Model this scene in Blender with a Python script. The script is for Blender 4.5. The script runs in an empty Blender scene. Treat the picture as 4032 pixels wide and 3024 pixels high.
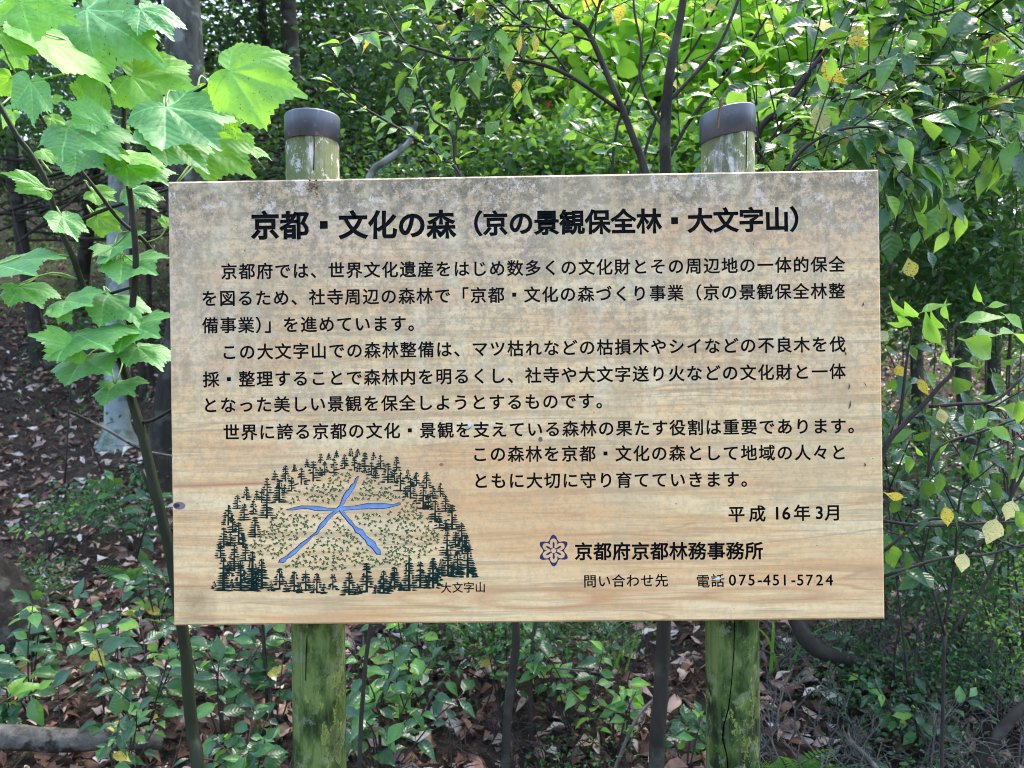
import bpy, math, random
import numpy as np
from mathutils import Vector, Matrix

random.seed(7)
rng = np.random.default_rng(11)
S = bpy.context.scene
C = S.collection
R = math.radians

# ------------------------------------------------------------------ camera, sky, sun, exposure
F = 3028.0                       # focal length in photo pixels (4032 wide)
ROLL = R(0.65)
CAMZ = 1.5
ca, sa = math.cos(ROLL), math.sin(ROLL)
cd = bpy.data.cameras.new('camera')
cam = bpy.data.objects.new('camera', cd)
C.objects.link(cam)
cam.matrix_world = Matrix(((ca, sa, 0, 0), (0, 0, -1, 0), (-sa, ca, 0, CAMZ), (0, 0, 0, 1)))
cd.sensor_width = 36
cd.lens = 36 * F / 4032
cd.clip_start = 0.05
cd.clip_end = 500
cd.dof.use_dof = True
cd.dof.focus_distance = 1.33
cd.dof.aperture_fstop = 7.6
S.camera = cam

SUN_EL, SUN_AZ = 62, 35          # azimuth from +Y (ahead) towards +X
w = bpy.data.worlds.new('World')
S.world = w
w.use_nodes = True
nt = w.node_tree
nt.nodes.clear()
sky = nt.nodes.new('ShaderNodeTexSky')
sky.sky_type = 'NISHITA'
sky.sun_disc = False
sky.sun_elevation = R(SUN_EL)
sky.sun_rotation = R(SUN_AZ)
sky.air_density = 1.0
sky.dust_density = 3.0
sky.ozone_density = 0.6
bg = nt.nodes.new('ShaderNodeBackground')
bg.inputs[1].default_value = 0.15
wo = nt.nodes.new('ShaderNodeOutputWorld')
nt.links.new(sky.outputs[0], bg.inputs[0])
nt.links.new(bg.outputs[0], wo.inputs[0])
sl = bpy.data.lights.new('sun', 'SUN')
sl.energy = 1.1
sl.angle = R(24)
sl.color = (1.0, 0.95, 0.86)
so = bpy.data.objects.new('sun', sl)
C.objects.link(so)
sd = Vector((math.sin(R(SUN_AZ)) * math.cos(R(SUN_EL)), math.cos(R(SUN_AZ)) * math.cos(R(SUN_EL)), math.sin(R(SUN_EL))))
so.rotation_euler = sd.to_track_quat('Z', 'Y').to_euler()
S.view_settings.view_transform = 'Standard'
S.view_settings.look = 'None'
S.view_settings.gamma = 1
S.view_settings.use_curve_mapping = False
S.view_settings.exposure = 2.65
S.view_settings.use_white_balance = False
try:
    S.cycles.use_denoising = True
    S.cycles.filter_width = 1.05
    S.cycles.max_bounces = 8
    S.cycles.diffuse_bounces = 4
    S.cycles.transmission_bounces = 4
    S.cycles.caustics_reflective = False
    S.cycles.caustics_refractive = False
    S.cycles.sample_clamp_indirect = 6
except Exception:
    pass


def P(px, py, d):
    """point at distance d (metres ahead) seen at photo pixel px, py"""
    u = (px - 2016) / F * d
    v = (1512 - py) / F * d
    return np.array((u * ca + v * sa, d, -u * sa + v * ca + CAMZ))


# ------------------------------------------------------------------ object helpers
def tag(o, label=None, cat=None, group=None, kind=None):
    if label: o['label'] = label
    if cat: o['category'] = cat
    if group: o['group'] = group
    if kind: o['kind'] = kind
    return o


def empty(name, loc, label, cat, group=None):
    o = bpy.data.objects.new(name, None)
    C.objects.link(o)
    o.location = Vector(loc)
    o.empty_display_size = 0.05
    return tag(o, label, cat, group)


def link(name, me, parent=None):
    o = bpy.data.objects.new(name, me)
    C.objects.link(o)
    if parent is not None:
        o.parent = parent
        if parent.type == 'EMPTY' and parent.parent is None:
            o.location = -Vector(parent.location)
    return o


def mesh_np(name, V, Fs, mat=None, smooth=False, rnd=None, uv=None):
    """V (n,3), Fs (m,k) all the same size k"""
    V = np.ascontiguousarray(V, dtype=np.float32)
    Fs = np.ascontiguousarray(Fs, dtype=np.int32)
    me = bpy.data.meshes.new(name)
    n, m, k = len(V), len(Fs), Fs.shape[1]
    me.vertices.add(n)
    me.vertices.foreach_set('co', V.ravel())
    me.loops.add(m * k)
    me.loops.foreach_set('vertex_index', Fs.ravel())
    me.polygons.add(m)
    me.polygons.foreach_set('loop_start', np.arange(0, m * k, k, dtype=np.int32))
    me.polygons.foreach_set('loop_total', np.full(m, k, dtype=np.int32))
    if smooth:
        me.polygons.foreach_set('use_smooth', np.ones(m, dtype=bool))
    if rnd is not None:
        a = me.attributes.new('rnd', 'FLOAT', 'POINT')
        a.data.foreach_set('value', np.ascontiguousarray(rnd, dtype=np.float32))
    if uv is not None:
        l = me.uv_layers.new(name='UVMap')
        l.data.foreach_set('uv', np.ascontiguousarray(np.asarray(uv, dtype=np.float32)[Fs.ravel()]).ravel())
    me.update(calc_edges=True)
    if mat: me.materials.append(mat)
    return me


def catmull(pts, sub=4):
    p = np.asarray(pts, float)
    if len(p) < 3: return p
    q = np.vstack([2 * p[0] - p[1], p, 2 * p[-1] - p[-2]])
    out = []
    for i in range(1, len(q) - 2):
        for t in np.linspace(0, 1, sub, endpoint=False):
            a, b, c, d = q[i - 1], q[i], q[i + 1], q[i + 2]
            out.append(.5 * ((2 * b) + (c - a) * t + (2 * a - 5 * b + 4 * c - d) * t * t + (3 * b - a - 3 * c + d) * t ** 3))
    out.append(q[-2])
    return np.array(out)


def tube_arrays(pts, radii, n=8, rough=0.0, cap=True, lr=None):
    p = np.asarray(pts, float)
    m = len(p)
    r = np.interp(np.linspace(0, 1, m), np.linspace(0, 1, len(radii)), radii)
    T = np.gradient(p, axis=0)
    T /= np.linalg.norm(T, axis=1)[:, None] + 1e-9
    ref = np.array((0.3, 0.9, 0.2)) if abs(T[0][1]) < .8 else np.array((1., 0, 0))
    V = []
    U = np.cross(T[0], ref); U /= np.linalg.norm(U)
    ang = np.linspace(0, 2 * math.pi, n, endpoint=False)
    for i in range(m):
        U = U - T[i] * U.dot(T[i]); U /= np.linalg.norm(U) + 1e-9
        W = np.cross(T[i], U)
        rr = r[i] * (1 + rough * rng.uniform(-1, 1, n)) if rough else np.full(n, r[i])
        V.append(p[i] + np.outer(np.cos(ang) * rr, U) + np.outer(np.sin(ang) * rr, W))
    V = np.vstack(V)
    Fs = []
    for i in range(m - 1):
        a = i * n
        for j in range(n):
            b = (j + 1) % n
            Fs.append((a + j, a + b, a + n + b, a + n + j))
    if cap:
        V = np.vstack([V, p[0], p[-1]])
        for j in range(n):
            b = (j + 1) % n
            Fs.append((m * n, b, j, m * n))
            Fs.append((m * n + 1, (m - 1) * n + j, (m - 1) * n + b, m * n + 1))
    return V, [f if len(set(f)) == 4 else tuple(dict.fromkeys(f)) for f in Fs]


class MB:
    """collects pieces into one mesh"""
    def __init__(s): s.V = []; s.F = []; s.n = 0
    def add(s, V, Fs):
        s.V.append(np.asarray(V, float))
        s.F += [tuple(i + s.n for i in f) for f in Fs]
        s.n += len(V)
        return s
    def tube(s, pts, radii, n=8, sub=4, rough=0.0, cap=True):
        return s.add(*tube_arrays(catmull(pts, sub), radii, n, rough, cap))
    def mesh(s, name, mat, smooth=True):
        me = bpy.data.meshes.new(name)
        V = np.vstack(s.V)
        me.from_pydata(V.tolist(), [], s.F)
        if smooth: me.polygons.foreach_set('use_smooth', np.ones(len(me.polygons), dtype=bool))
        if mat: me.materials.append(mat)
        me.update()
        return me
    def build(s, name, mat, parent=None, smooth=True):
        return link(name, s.mesh(name, mat, smooth), parent)


# ------------------------------------------------------------------ material helpers
class NT:
    def __init__(s, name):
        s.m = bpy.data.materials.new(name)
        s.m.use_nodes = True
        s.t = s.m.node_tree
        s.t.nodes.clear()
        s.out = s.n('ShaderNodeOutputMaterial')
    def n(s, typ, **kw):
        x = s.t.nodes.new(typ)
        for k, v in kw.items(): setattr(x, k, v)
        return x
    def l(s, a, b):
        s.t.links.new(a, b)
    def set(s, sock, v):
        if isinstance(v, bpy.types.NodeSocket): s.l(v, sock)
        elif v is not None:
            if isinstance(v, tuple) and len(v) == 3 and sock.type == 'RGBA': v = (*v, 1)
            sock.default_value = v
    def coord(s, what='Object', scale=(1, 1, 1), loc=(0, 0, 0), rot=(0, 0, 0), src=None):
        mp = s.n('ShaderNodeMapping')
        mp.inputs['Scale'].default_value = scale
        mp.inputs['Location'].default_value = loc
        mp.inputs['Rotation'].default_value = rot
        if src is None: src = s.n('ShaderNodeTexCoord').outputs[what]
        s.l(src, mp.inputs[0])
        return mp.outputs[0]
    def noise(s, vec, scale=5, detail=4, rough=.55, dist=0):
        x = s.n('ShaderNodeTexNoise')
        s.set(x.inputs['Vector'], vec)
        x.inputs['Scale'].default_value = scale
        x.inputs['Detail'].default_value = detail
        x.inputs['Roughness'].default_value = rough
        x.inputs['Distortion'].default_value = dist
        return x.outputs[0]
    def vor(s, vec, scale=5, feature='F1', out='Distance', rnd=1):
        x = s.n('ShaderNodeTexVoronoi', feature=feature)
        s.set(x.inputs['Vector'], vec)
        x.inputs['Scale'].default_value = scale
        x.inputs['Randomness'].default_value = rnd
        return x.outputs[out]
    def ramp(s, fac, stops, interp='LINEAR'):
        x = s.n('ShaderNodeValToRGB')
        x.color_ramp.interpolation = interp
        e = x.color_ramp.elements
        while len(e) < len(stops): e.new(0.5)
        for el, (p, c) in zip(e, stops):
            el.position = p
            if not isinstance(c, tuple): c = (c, c, c)
            el.color = (*c, 1)
        s.set(x.inputs[0], fac)
        return x.outputs[0]
    def mix(s, a, b, fac, mode='MIX'):
        x = s.n('ShaderNodeMix', data_type='RGBA', blend_type=mode)
        s.set(x.inputs[0], fac)
        s.set(x.inputs[6], a)
        s.set(x.inputs[7], b)
        return x.outputs[2]
    def math(s, op, a, b=None, c=None, clamp=False):
        x = s.n('ShaderNodeMath', operation=op, use_clamp=clamp)
        s.set(x.inputs[0], a)
        if b is not None: s.set(x.inputs[1], b)
        if c is not None: s.set(x.inputs[2], c)
        return x.outputs[0]
    def sep(s, v):
        x = s.n('ShaderNodeSeparateXYZ'); s.l(v, x.inputs[0]); return x.outputs
    def bump(s, h, strength=.3, dist=.01):
        x = s.n('ShaderNodeBump')
        x.inputs['Strength'].default_value = strength
        x.inputs['Distance'].default_value = dist
        s.l(h, x.inputs['Height'])
        return x.outputs[0]
    def bsdf(s, col, rough=.6, bump=None, spec=.5, metal=0):
        x = s.n('ShaderNodeBsdfPrincipled')
        s.set(x.inputs['Base Color'], col)
        s.set(x.inputs['Roughness'], rough)
        x.inputs['Specular IOR Level'].default_value = spec
        x.inputs['Metallic'].default_value = metal
        if bump is not None: s.l(bump, x.inputs['Normal'])
        s.b = x
        return x.outputs[0]
    def done(s, sh):
        s.l(sh, s.out.inputs[0]); return s.m


def leaf_material(name, c1, c2, trans, tf=.4, rough=.38, veins=9, vein_amt=.35, spots=0.0, spot_col=(.05, .025, .01), spec=.5, vein_col=None):
    k = NT(name)
    oi = k.n('ShaderNodeObjectInfo')
    at = k.n('ShaderNodeAttribute'); at.attribute_name = 'rnd'
    r = k.math('FRACT', k.math('ADD', oi.outputs['Random'], at.outputs['Fac']))
    col = k.mix(c1, c2, r)
    tcol = k.mix(trans, tuple(min(1, x * 1.35) for x in trans), r)
    uv = k.sep(k.n('ShaderNodeUVMap').outputs[0])
    au = k.math('ABSOLUTE', uv[0])
    mid = k.math('LESS_THAN', au, 0.012)
    side = k.math('FRACT', k.math('MULTIPLY', k.math('SUBTRACT', uv[1], k.math('MULTIPLY', au, .75)), veins))
    sidem = k.math('LESS_THAN', k.math('ABSOLUTE', k.math('SUBTRACT', side, .5)), .045)
    v = k.math('MAXIMUM', mid, k.math('MULTIPLY', sidem, .6))
    v = k.math('MULTIPLY', v, vein_amt)
    vc = vein_col or tuple(min(1, x * 2.2 + .03) for x in c2)
    col = k.mix(col, vc, v)
    tcol = k.mix(tcol, tuple(x * .35 for x in trans), v)
    gp = k.coord('Object')
    mott = k.noise(gp, 14 if spots else 9, 3)
    col = k.mix(col, tuple(x * .55 for x in c1), k.ramp(mott, [(.45, 0.), (.75, .6)]))
    if spots:
        sn = k.ramp(k.noise(k.coord('Object', loc=(3, 1, 2)), 26 if spots < .5 else 17, 3, .6), [(.66 - .2 * spots, 0.), (.72 - .2 * spots, 1.)])
        col = k.mix(col, spot_col, sn)
        tcol = k.mix(tcol, spot_col, sn)
    h = k.math('ADD', k.math('MULTIPLY', k.math('ABSOLUTE', k.math('SUBTRACT', side, .5)), .8), k.math('MULTIPLY', mid, -.5))
    bm = k.bump(h, .35, .004)
    b = k.bsdf(col, rough, bm, spec)
    t = k.n('ShaderNodeBsdfTranslucent')
    k.l(tcol, t.inputs[0])
    ms = k.n('ShaderNodeMixShader')
    ms.inputs[0].default_value = tf
    k.l(b, ms.inputs[1]); k.l(t.outputs[0], ms.inputs[2])
    return k.done(ms.outputs[0])


def bark_material(name, c1, c2, c3=None, scale=18, stretch=.2, bump=.6, rough=.85, moss=None):
    k = NT(name)
    v = k.coord('Object', scale=(1, 1, stretch))
    n = k.noise(v, scale, 6, .65, .4)
    col = k.mix(c1, c2, k.ramp(n, [(.35, 0.), (.65, 1.)]))
    if c3:
        col = k.mix(col, c3, k.ramp(k.noise(k.coord('Object', loc=(5, 2, 1)), scale * .5, 4, .6), [(.52, 0.), (.6, 1.)]))
    if moss:
        col = k.mix(col, moss, k.ramp(k.noise(k.coord('Object', loc=(1, 7, 3)), scale * .25, 5, .65), [(.48, 0.), (.6, .9)]))
    return k.done(k.bsdf(col, rough, k.bump(n, bump, .01), .25))


def flat_material(name, col, rough=.5, spec=.5):
    k = NT(name)
    n = k.noise(k.coord('Object'), 60, 3)
    return k.done(k.bsdf(k.mix(col, tuple(x * .7 for x in col), k.ramp(n, [(.4, 0.), (.7, 1.)])), rough, None, spec))
#@@MATS
M = {}
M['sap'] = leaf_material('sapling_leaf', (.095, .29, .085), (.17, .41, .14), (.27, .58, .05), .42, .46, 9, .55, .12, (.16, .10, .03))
M['sap_backlit'] = leaf_material('sapling_backlit_leaf', (.15, .38, .06), (.20, .45, .08), (.34, .68, .04), .52, .5, 9, .55, .06, (.2, .1, .03))  # backlit copy of the sapling leaf: the yellow glow is painted into its colour
M['sap_spot'] = leaf_material('sapling_spotted_leaf', (.17, .40, .06), (.22, .47, .08), (.36, .70, .04), .52, .5, 8, .55, .35, (.22, .07, .02))
M['glossy'] = leaf_material('glossy_leaf', (.017, .060, .030), (.038, .110, .046), (.14, .30, .03), .30, .26, 7, .3, 0)
M['mid'] = leaf_material('mid_green_leaf', (.05, .165, .045), (.09, .24, .06), (.28, .52, .05), .38, .34, 7, .3, 0)
M['fresh'] = leaf_material('fresh_leaf', (.16, .36, .06), (.24, .46, .08), (.42, .72, .08), .48, .36, 7, .3, 0)
M['yellow'] = leaf_material('yellow_leaf', (.45, .42, .06), (.55, .46, .10), (.65, .55, .08), .4, .45, 7, .3, .5, (.10, .08, .03))
M['pale'] = leaf_material('pale_yellow_leaf', (.55, .55, .25), (.60, .58, .32), (.6, .58, .25), .4, .5, 7, .3, .3, (.10, .09, .05))
M['far_dark'] = leaf_material('forest_leaf', (.016, .048, .024), (.04, .10, .045), (.09, .21, .03), .28, .28, 5, 0, 0)
M['far_bright'] = leaf_material('forest_bright_leaf', (.16, .34, .05), (.24, .46, .07), (.45, .78, .08), .55, .5, 5, 0, 0, spec=.2)
M['small'] = leaf_material('small_leaf', (.022, .07, .03), (.045, .13, .045), (.12, .28, .04), .30, .27, 5, 0, 0)
M['fern'] = leaf_material('fern_leaf', (.05, .16, .05), (.08, .22, .07), (.2, .42, .06), .35, .45, 5, 0, 0)
M['stem_green'] = bark_material('green_stem', (.008, .012, .005), (.020, .027, .010), None, 30, .3, .2, .6)
M['petiole'] = flat_material('petiole', (.25, .40, .10), .5)
M['stem_dark'] = bark_material('dark_twig', (.022, .017, .017), (.05, .04, .037), None, 40, .3, .3, .7)
M['bark'] = bark_material('dark_bark', (.016, .014, .011), (.038, .032, .025), (.055, .055, .045), 14, .25, .7)
M['bark_grey'] = bark_material('grey_bark', (.045, .045, .038), (.12, .115, .10), (.20, .21, .19), 13, .4, .9)
M['bark_pale'] = bark_material('pale_bark', (.20, .24, .24), (.32, .37, .37), (.12, .15, .14), 9, .5, .4, .8, (.05, .08, .03))
M['bark_log'] = bark_material('log_bark', (.05, .047, .04), (.135, .125, .11), (.02, .017, .013), 22, 1, .9, .85)
M['bark_rot'] = bark_material('rotten_bark', (.006, .005, .004), (.028, .022, .018), (.06, .055, .045), 26, .35, 1.0, .95)
M['twig_grey'] = bark_material('dead_twig', (.05, .047, .042), (.15, .14, .125), None, 40, .4, .3, .8)
M['cap'] = None


def litter_material(name):
    k = NT(name)
    oi = k.n('ShaderNodeObjectInfo')
    at = k.n('ShaderNodeAttribute'); at.attribute_name = 'rnd'
    r = k.math('FRACT', k.math('ADD', oi.outputs['Random'], at.outputs['Fac']))
    col = k.ramp(r, [(0, (.035, .016, .012)), (.14, (.085, .036, .025)), (.3, (.16, .075, .05)), (.45, (.25, .135, .09)), (.58, (.40, .26, .20)), (.7, (.52, .38, .31)), (.8, (.14, .075, .085)), (.9, (.58, .47, .41)), (1, (.66, .60, .57))])
    uv = k.sep(k.n('ShaderNodeUVMap').outputs[0])
    au = k.math('ABSOLUTE', uv[0])
    mid = k.math('LESS_THAN', au, 0.012)
    col = k.mix(col, (.30, .2, .13), k.math('MULTIPLY', mid, .5))
    n = k.noise(k.coord('Object'), 30, 3)
    col = k.mix(col, (.03, .02, .015), k.ramp(n, [(.5, 0.), (.72, .7)]))
    return k.done(k.bsdf(col, .62, k.bump(n, .4, .003), .35))


M['litter'] = litter_material('dead_leaf')


def ground_material():
    k = NT('forest_soil')
    v = k.coord('Object')
    n = k.noise(v, 9, 8, .7)
    n2 = k.noise(v, 38, 5, .7)
    col = k.ramp(n, [(.4, (.012, .009, .007)), (.5, (.028, .02, .015)), (.6, (.055, .04, .03))])
    col = k.mix(col, (.13, .09, .06), k.ramp(n2, [(.52, 0.), (.62, .7)]))
    return k.done(k.bsdf(col, .9, k.bump(n2, .8, .03), .2))


M['ground'] = ground_material()


# ------------------------------------------------------------------ leaf shapes
def leaf_shape(rows=6, cols=5, width=.42, peak=.45, bend=.15, fold=.12, wave=.02, tipp=1.0, seed=0, serr=0.0, petiole=.10):
    """blade length 1 along +Y, normal +Z, a short petiole before it"""
    rg = np.random.default_rng(seed)
    V, UV, Fs = [], [], []
    ts = np.linspace(0, 1, rows + 1)
    for i, t in enumerate(ts):
        a = math.log(.5) / math.log(peak)
        wd = width * .56 * max(0.0, math.sin(math.pi * t ** a)) ** tipp * (1 - .55 * max(0, (t - .5) / .5) ** 1.3)
        if i not in (0, rows) and serr: wd *= 1 + serr * (1 if i % 2 else -1)
        for j, q in enumerate(np.linspace(-1, 1, cols)):
            x = q * wd
            z = fold * abs(x) * 2 - bend * t * t + wave * math.sin(7 * t + 2 * q + seed) * abs(q)
            y = t * (1 - .3 * bend * t)
            V.append((x, petiole + y * (1 - petiole), z))
            UV.append((x, t))
    for i in range(rows):
        for j in range(cols - 1):
            a = i * cols + j
            if i == 0:
                Fs.append((a, a + cols + 1, a + cols)) if True else None
                continue
            if i == rows - 1:
                Fs.append((a, a + 1, a + cols)) ; continue
            Fs.append((a, a + 1, a + cols + 1)); Fs.append((a, a + cols + 1, a + cols))
    if petiole:
        b = len(V); pw = .012
        V += [(-pw, 0, 0), (pw, 0, 0), (pw, petiole + .02, 0), (-pw, petiole + .02, 0)]
        UV += [(0, 0)] * 4
        Fs += [(b, b + 1, b + 2), (b, b + 2, b + 3)]
    return np.array(V, float), np.array(Fs, int), np.array(UV, float)


def lobed_shape(seed=0, rings=5, n=96, curl=.10):
    rg = np.random.default_rng(seed)
    tw = rg.uniform(-.25, .25)
    axes = np.radians([0, 44 + rg.uniform(-3, 3), -44 + rg.uniform(-3, 3), 104, -104])
    lens = [1.0, .86 + rg.uniform(-.05, .05), .86 + rg.uniform(-.05, .05), .56, .56]
    phi = np.linspace(-math.pi, math.pi, n)
    half = [(0, 1.0), (.08, .86), (.18, .76), (.31, .68), (.44, .64), (.60, .63), (.62, .50), (.60, .36), (.57, .24), (.56, .10), (.55, -.04), (.42, -.13), (.27, -.19), (.14, -.18), (.05, -.10), (.0, -.02)]
    k1, k2 = 1 + rg.uniform(-.1, .1), 1 + rg.uniform(-.1, .1)
    poly = [(x * k1, y) for x, y in half] + [(-x * k2, y) for x, y in half[::-1][1:-1]]
    pa = np.array(poly); ang_ = np.arctan2(pa[:, 0], pa[:, 1]); rad_ = np.hypot(pa[:, 0], pa[:, 1])
    od = np.argsort(ang_)
    ang_, rad_ = ang_[od], rad_[od]
    axx = np.concatenate([[ang_[-1] - 2 * math.pi], ang_, [ang_[0] + 2 * math.pi]]); rxx = np.concatenate([[rad_[-1]], rad_, [rad_[0]]])
    phi = np.unique(np.concatenate([phi, np.clip(axes, -3, 3)])); n = len(phi)
    ex = np.interp(phi, axx, rxx)
    for i in range(n):
        ex[i] *= 1 + (.03 if i % 2 else -.025)
    V, UV = [(0, 0, 0)], [(0, 0)]
    fr = np.linspace(0, 1, rings + 1)[1:]
    for f in fr:
        for i in range(n):
            r = ex[i] * f
            x, y = r * math.sin(phi[i]), r * math.cos(phi[i])
            d = [abs((phi[i] - a + math.pi) % (2 * math.pi) - math.pi) for a in axes]
            kx = int(np.argmin(d)); da = d[kx]
            u, v = r * math.sin(da), r * math.cos(da)
            z = .20 * abs(u) - curl * r * r + .035 * math.sin(7 * x + seed) * math.cos(6 * y + seed) + .012 * math.sin(23 * v + seed) * min(1, abs(u) * 5) + tw * x * y
            V.append((x, y, z)); UV.append((u, v))
    Fs = []
    for i in range(n - 1):
        Fs.append((0, 1 + i + 1, 1 + i))
    for q in range(rings - 1):
        a = 1 + q * n; b = a + n
        for i in range(n - 1):
            Fs.append((a + i, a + i + 1, b + i + 1)); Fs.append((a + i, b + i + 1, b + i))
    return np.array(V, float), np.array(Fs, int), np.array(UV, float)


def shape_mesh(name, sh, mat):
    return mesh_np(name, sh[0], sh[1], mat, True, None, sh[2])


SH_OVAL = [leaf_shape(6, 5, w_, pk, bd, fo, .03, 1.0, i, .03) for i, (w_, pk, bd, fo) in enumerate([(.44, .42, .18, .15), (.38, .45, .3, .2), (.48, .45, .1, .1), (.40, .4, .42, .22)])]
SH_SLIM = [leaf_shape(6, 3, w_, pk, bd, fo, .03, 1.1, i, .0) for i, (w_, pk, bd, fo) in enumerate([(.30, .42, .25, .18), (.26, .4, .45, .22), (.33, .45, .12, .15)])]
SH_MASS = leaf_shape(3, 3, .46, .45, .2, .2, 0, 1.0, 3, 0, 0)
SH_DIA = (np.array([(0, 0, 0), (-.24, .45, .06), (0, 1, -.1), (.24, .45, .06)]), np.array([(0, 2, 1), (0, 3, 2)]), np.array([(0, 0), (-.24, .45), (0, 1), (.24, .45)]))
SH_BIG = (np.array([(0, 0, 0), (-.42, .25, .06), (-.36, .7, .0), (0, 1.05, -.1), (.36, .7, .0), (.42, .25, .06)]), np.array([(0, 2, 1), (0, 3, 2), (0, 4, 3), (0, 5, 4)]), np.array([(0, 0), (-.42, .25), (-.36, .7), (0, 1), (.36, .7), (.42, .25)]))
LM = {}


def leaf_meshes(kind, matkey):
    if (kind, matkey) not in LM:
        src = {'oval': SH_OVAL, 'slim': SH_SLIM}[kind]
        LM[(kind, matkey)] = [shape_mesh('leaf', s, M[matkey]) for s in src]
    return LM[(kind, matkey)]


def norm(v):
    v = np.asarray(v, float)
    return v / (np.linalg.norm(v) + 1e-9)


def put_leaf(parent, me, pos, d, nrm, L, name='leaf', wscale=1.0):
    Y = norm(d)
    Z = np.asarray(nrm, float)
    Z = Z - Y * Z.dot(Y)
    Z = norm(Z)
    X = np.cross(Y, Z)
    o = bpy.data.objects.new(name, me)
    C.objects.link(o)
    o.parent = parent
    off = np.array(parent.location) if parent.parent is None else np.zeros(3)
    p = np.asarray(pos) - off
    o.matrix_local = Matrix(((X[0] * L * wscale, Y[0] * L, Z[0] * L, p[0]), (X[1] * L * wscale, Y[1] * L, Z[1] * L, p[1]), (X[2] * L * wscale, Y[2] * L, Z[2] * L, p[2]), (0, 0, 0, 1)))
    return o


def mass_arrays(pos, L, sh, dirs=None, nrms=None, upbias=.6, droop=-.2, rgen=None):
    g = rgen or rng
    N = len(pos)
    tv, tf, tuv = sh
    if dirs is None:
        dirs = g.normal(size=(N, 3)); dirs[:, 2] = dirs[:, 2] * .6 + droop
    Y = dirs / (np.linalg.norm(dirs, axis=1)[:, None] + 1e-9)
    if nrms is None:
        nrms = g.normal(size=(N, 3)); nrms[:, 2] += upbias * 2
    Z = nrms - Y * np.sum(nrms * Y, axis=1)[:, None]
    Z /= np.linalg.norm(Z, axis=1)[:, None] + 1e-9
    X = np.cross(Y, Z)
    L = np.broadcast_to(L, (N,))
    V = pos[:, None, :] + L[:, None, None] * (tv[None, :, 0:1] * X[:, None, :] + tv[None, :, 1:2] * Y[:, None, :] + tv[None, :, 2:3] * Z[:, None, :])
    k = len(tv)
    Fs = (tf[None] + (np.arange(N) * k)[:, None, None]).reshape(-1, tf.shape[1])
    r = np.repeat(g.uniform(0, 1, N), k)
    uv = np.tile(tuv, (N, 1))
    return V.reshape(-1, 3), Fs, r, uv


def leaf_mass(name, pos, L, sh, mat, parent=None, **kw):
    V, Fs, r, uv = mass_arrays(np.asarray(pos, float), L, sh, **kw)
    return link(name, mesh_np(name, V, Fs, mat, len(sh[0]) > 6, r, uv), parent)


# ------------------------------------------------------------------ ground
GY = [-60, 0, 1.4, 2.6, 3.5, 5, 7, 12, 16, 20, 26, 60]
GZ = [-.2, -.05, .0, .20, .42, .78, 1.5, 3.5, 6.2, 8.0, 9.0, 10]


def gz(x, y):
    x = np.asarray(x, float); y = np.asarray(y, float)
    b = np.interp(y, GY, GZ)
    s = np.clip((x + .5) / 5, 0, 1); s = s * s * (3 - 2 * s)
    far = np.clip((y - 3) / 4, 0, 1)
    b = b * (1 - .28 * s * far)
    b = b + far * .05 * (np.sin(x * 1.9 + y * .7) + np.sin(x * .8 - y * 1.7)) + .025 * np.sin(x * 5.1 + 1) * np.sin(y * 4.3) + .012 * np.sin(x * 13) * np.cos(y * 11)
    return b


def make_ground():
    xs = np.unique(np.concatenate([np.linspace(-60, -8, 14), np.linspace(-8, 8, 130), np.linspace(8, 60, 14)]))
    ys = np.unique(np.concatenate([np.linspace(-60, 1, 14), np.linspace(1, 14, 120), np.linspace(14, 60, 24)]))
    X, Y = np.meshgrid(xs, ys)
    Z = gz(X, Y)
    V = np.stack([X, Y, Z], -1).reshape(-1, 3)
    nx, ny = len(xs), len(ys)
    i, j = np.meshgrid(np.arange(nx - 1), np.arange(ny - 1))
    a = (j * nx + i).ravel()
    Fs = np.stack([a, a + 1, a + nx + 1, a + nx], -1)
    o = link('ground', mesh_np('ground', V, Fs, M['ground'], True))
    tag(o, 'dark forest soil rising to a wooded hillside', None, None, 'structure')
    return o


ground = make_ground()

#@@SIGN
# ------------------------------------------------------------------ the information sign
BD = 1.30
YAW = R(0.8)
bc = P(2072, 1572, BD)
bR = np.array((math.cos(YAW), -math.sin(YAW), 0))
bU = np.array((0, 0, 1.0))
bN = np.array((-math.sin(YAW), -math.cos(YAW), 0))
cam0 = np.array((0, 0, CAMZ))


def B(px, py):
    """photo pixel -> board coordinates (x to the right, z up, from the board's centre)"""
    d = P(px, py, 1.0) - cam0
    t = (bc - cam0).dot(bN) / d.dot(bN)
    q = cam0 + d * t - bc
    return np.array((q.dot(bR), q.dot(bU)))


corners = [B(663, 713), B(3462, 668), B(3485, 2437), B(680, 2466)]
HW = (np.mean([corners[1][0], corners[2][0]]) - np.mean([corners[0][0], corners[3][0]])) / 2
HH = (np.mean([corners[0][1], corners[1][1]]) - np.mean([corners[2][1], corners[3][1]])) / 2
OX = np.mean([c[0] for c in corners]); OZ = np.mean([c[1] for c in corners])
SK = 0.5 * ((corners[1][1] - corners[0][1]) + (corners[2][1] - corners[3][1])) / (2 * HW)   # the board hangs a hair out of level
origin = bc + bR * OX + bU * OZ


def BL(px, py):
    q = B(px, py)
    x, z = q[0] - OX, q[1] - OZ
    a = math.atan(SK)
    return np.array((x * math.cos(a) + z * math.sin(a), -x * math.sin(a) + z * math.cos(a)))


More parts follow.
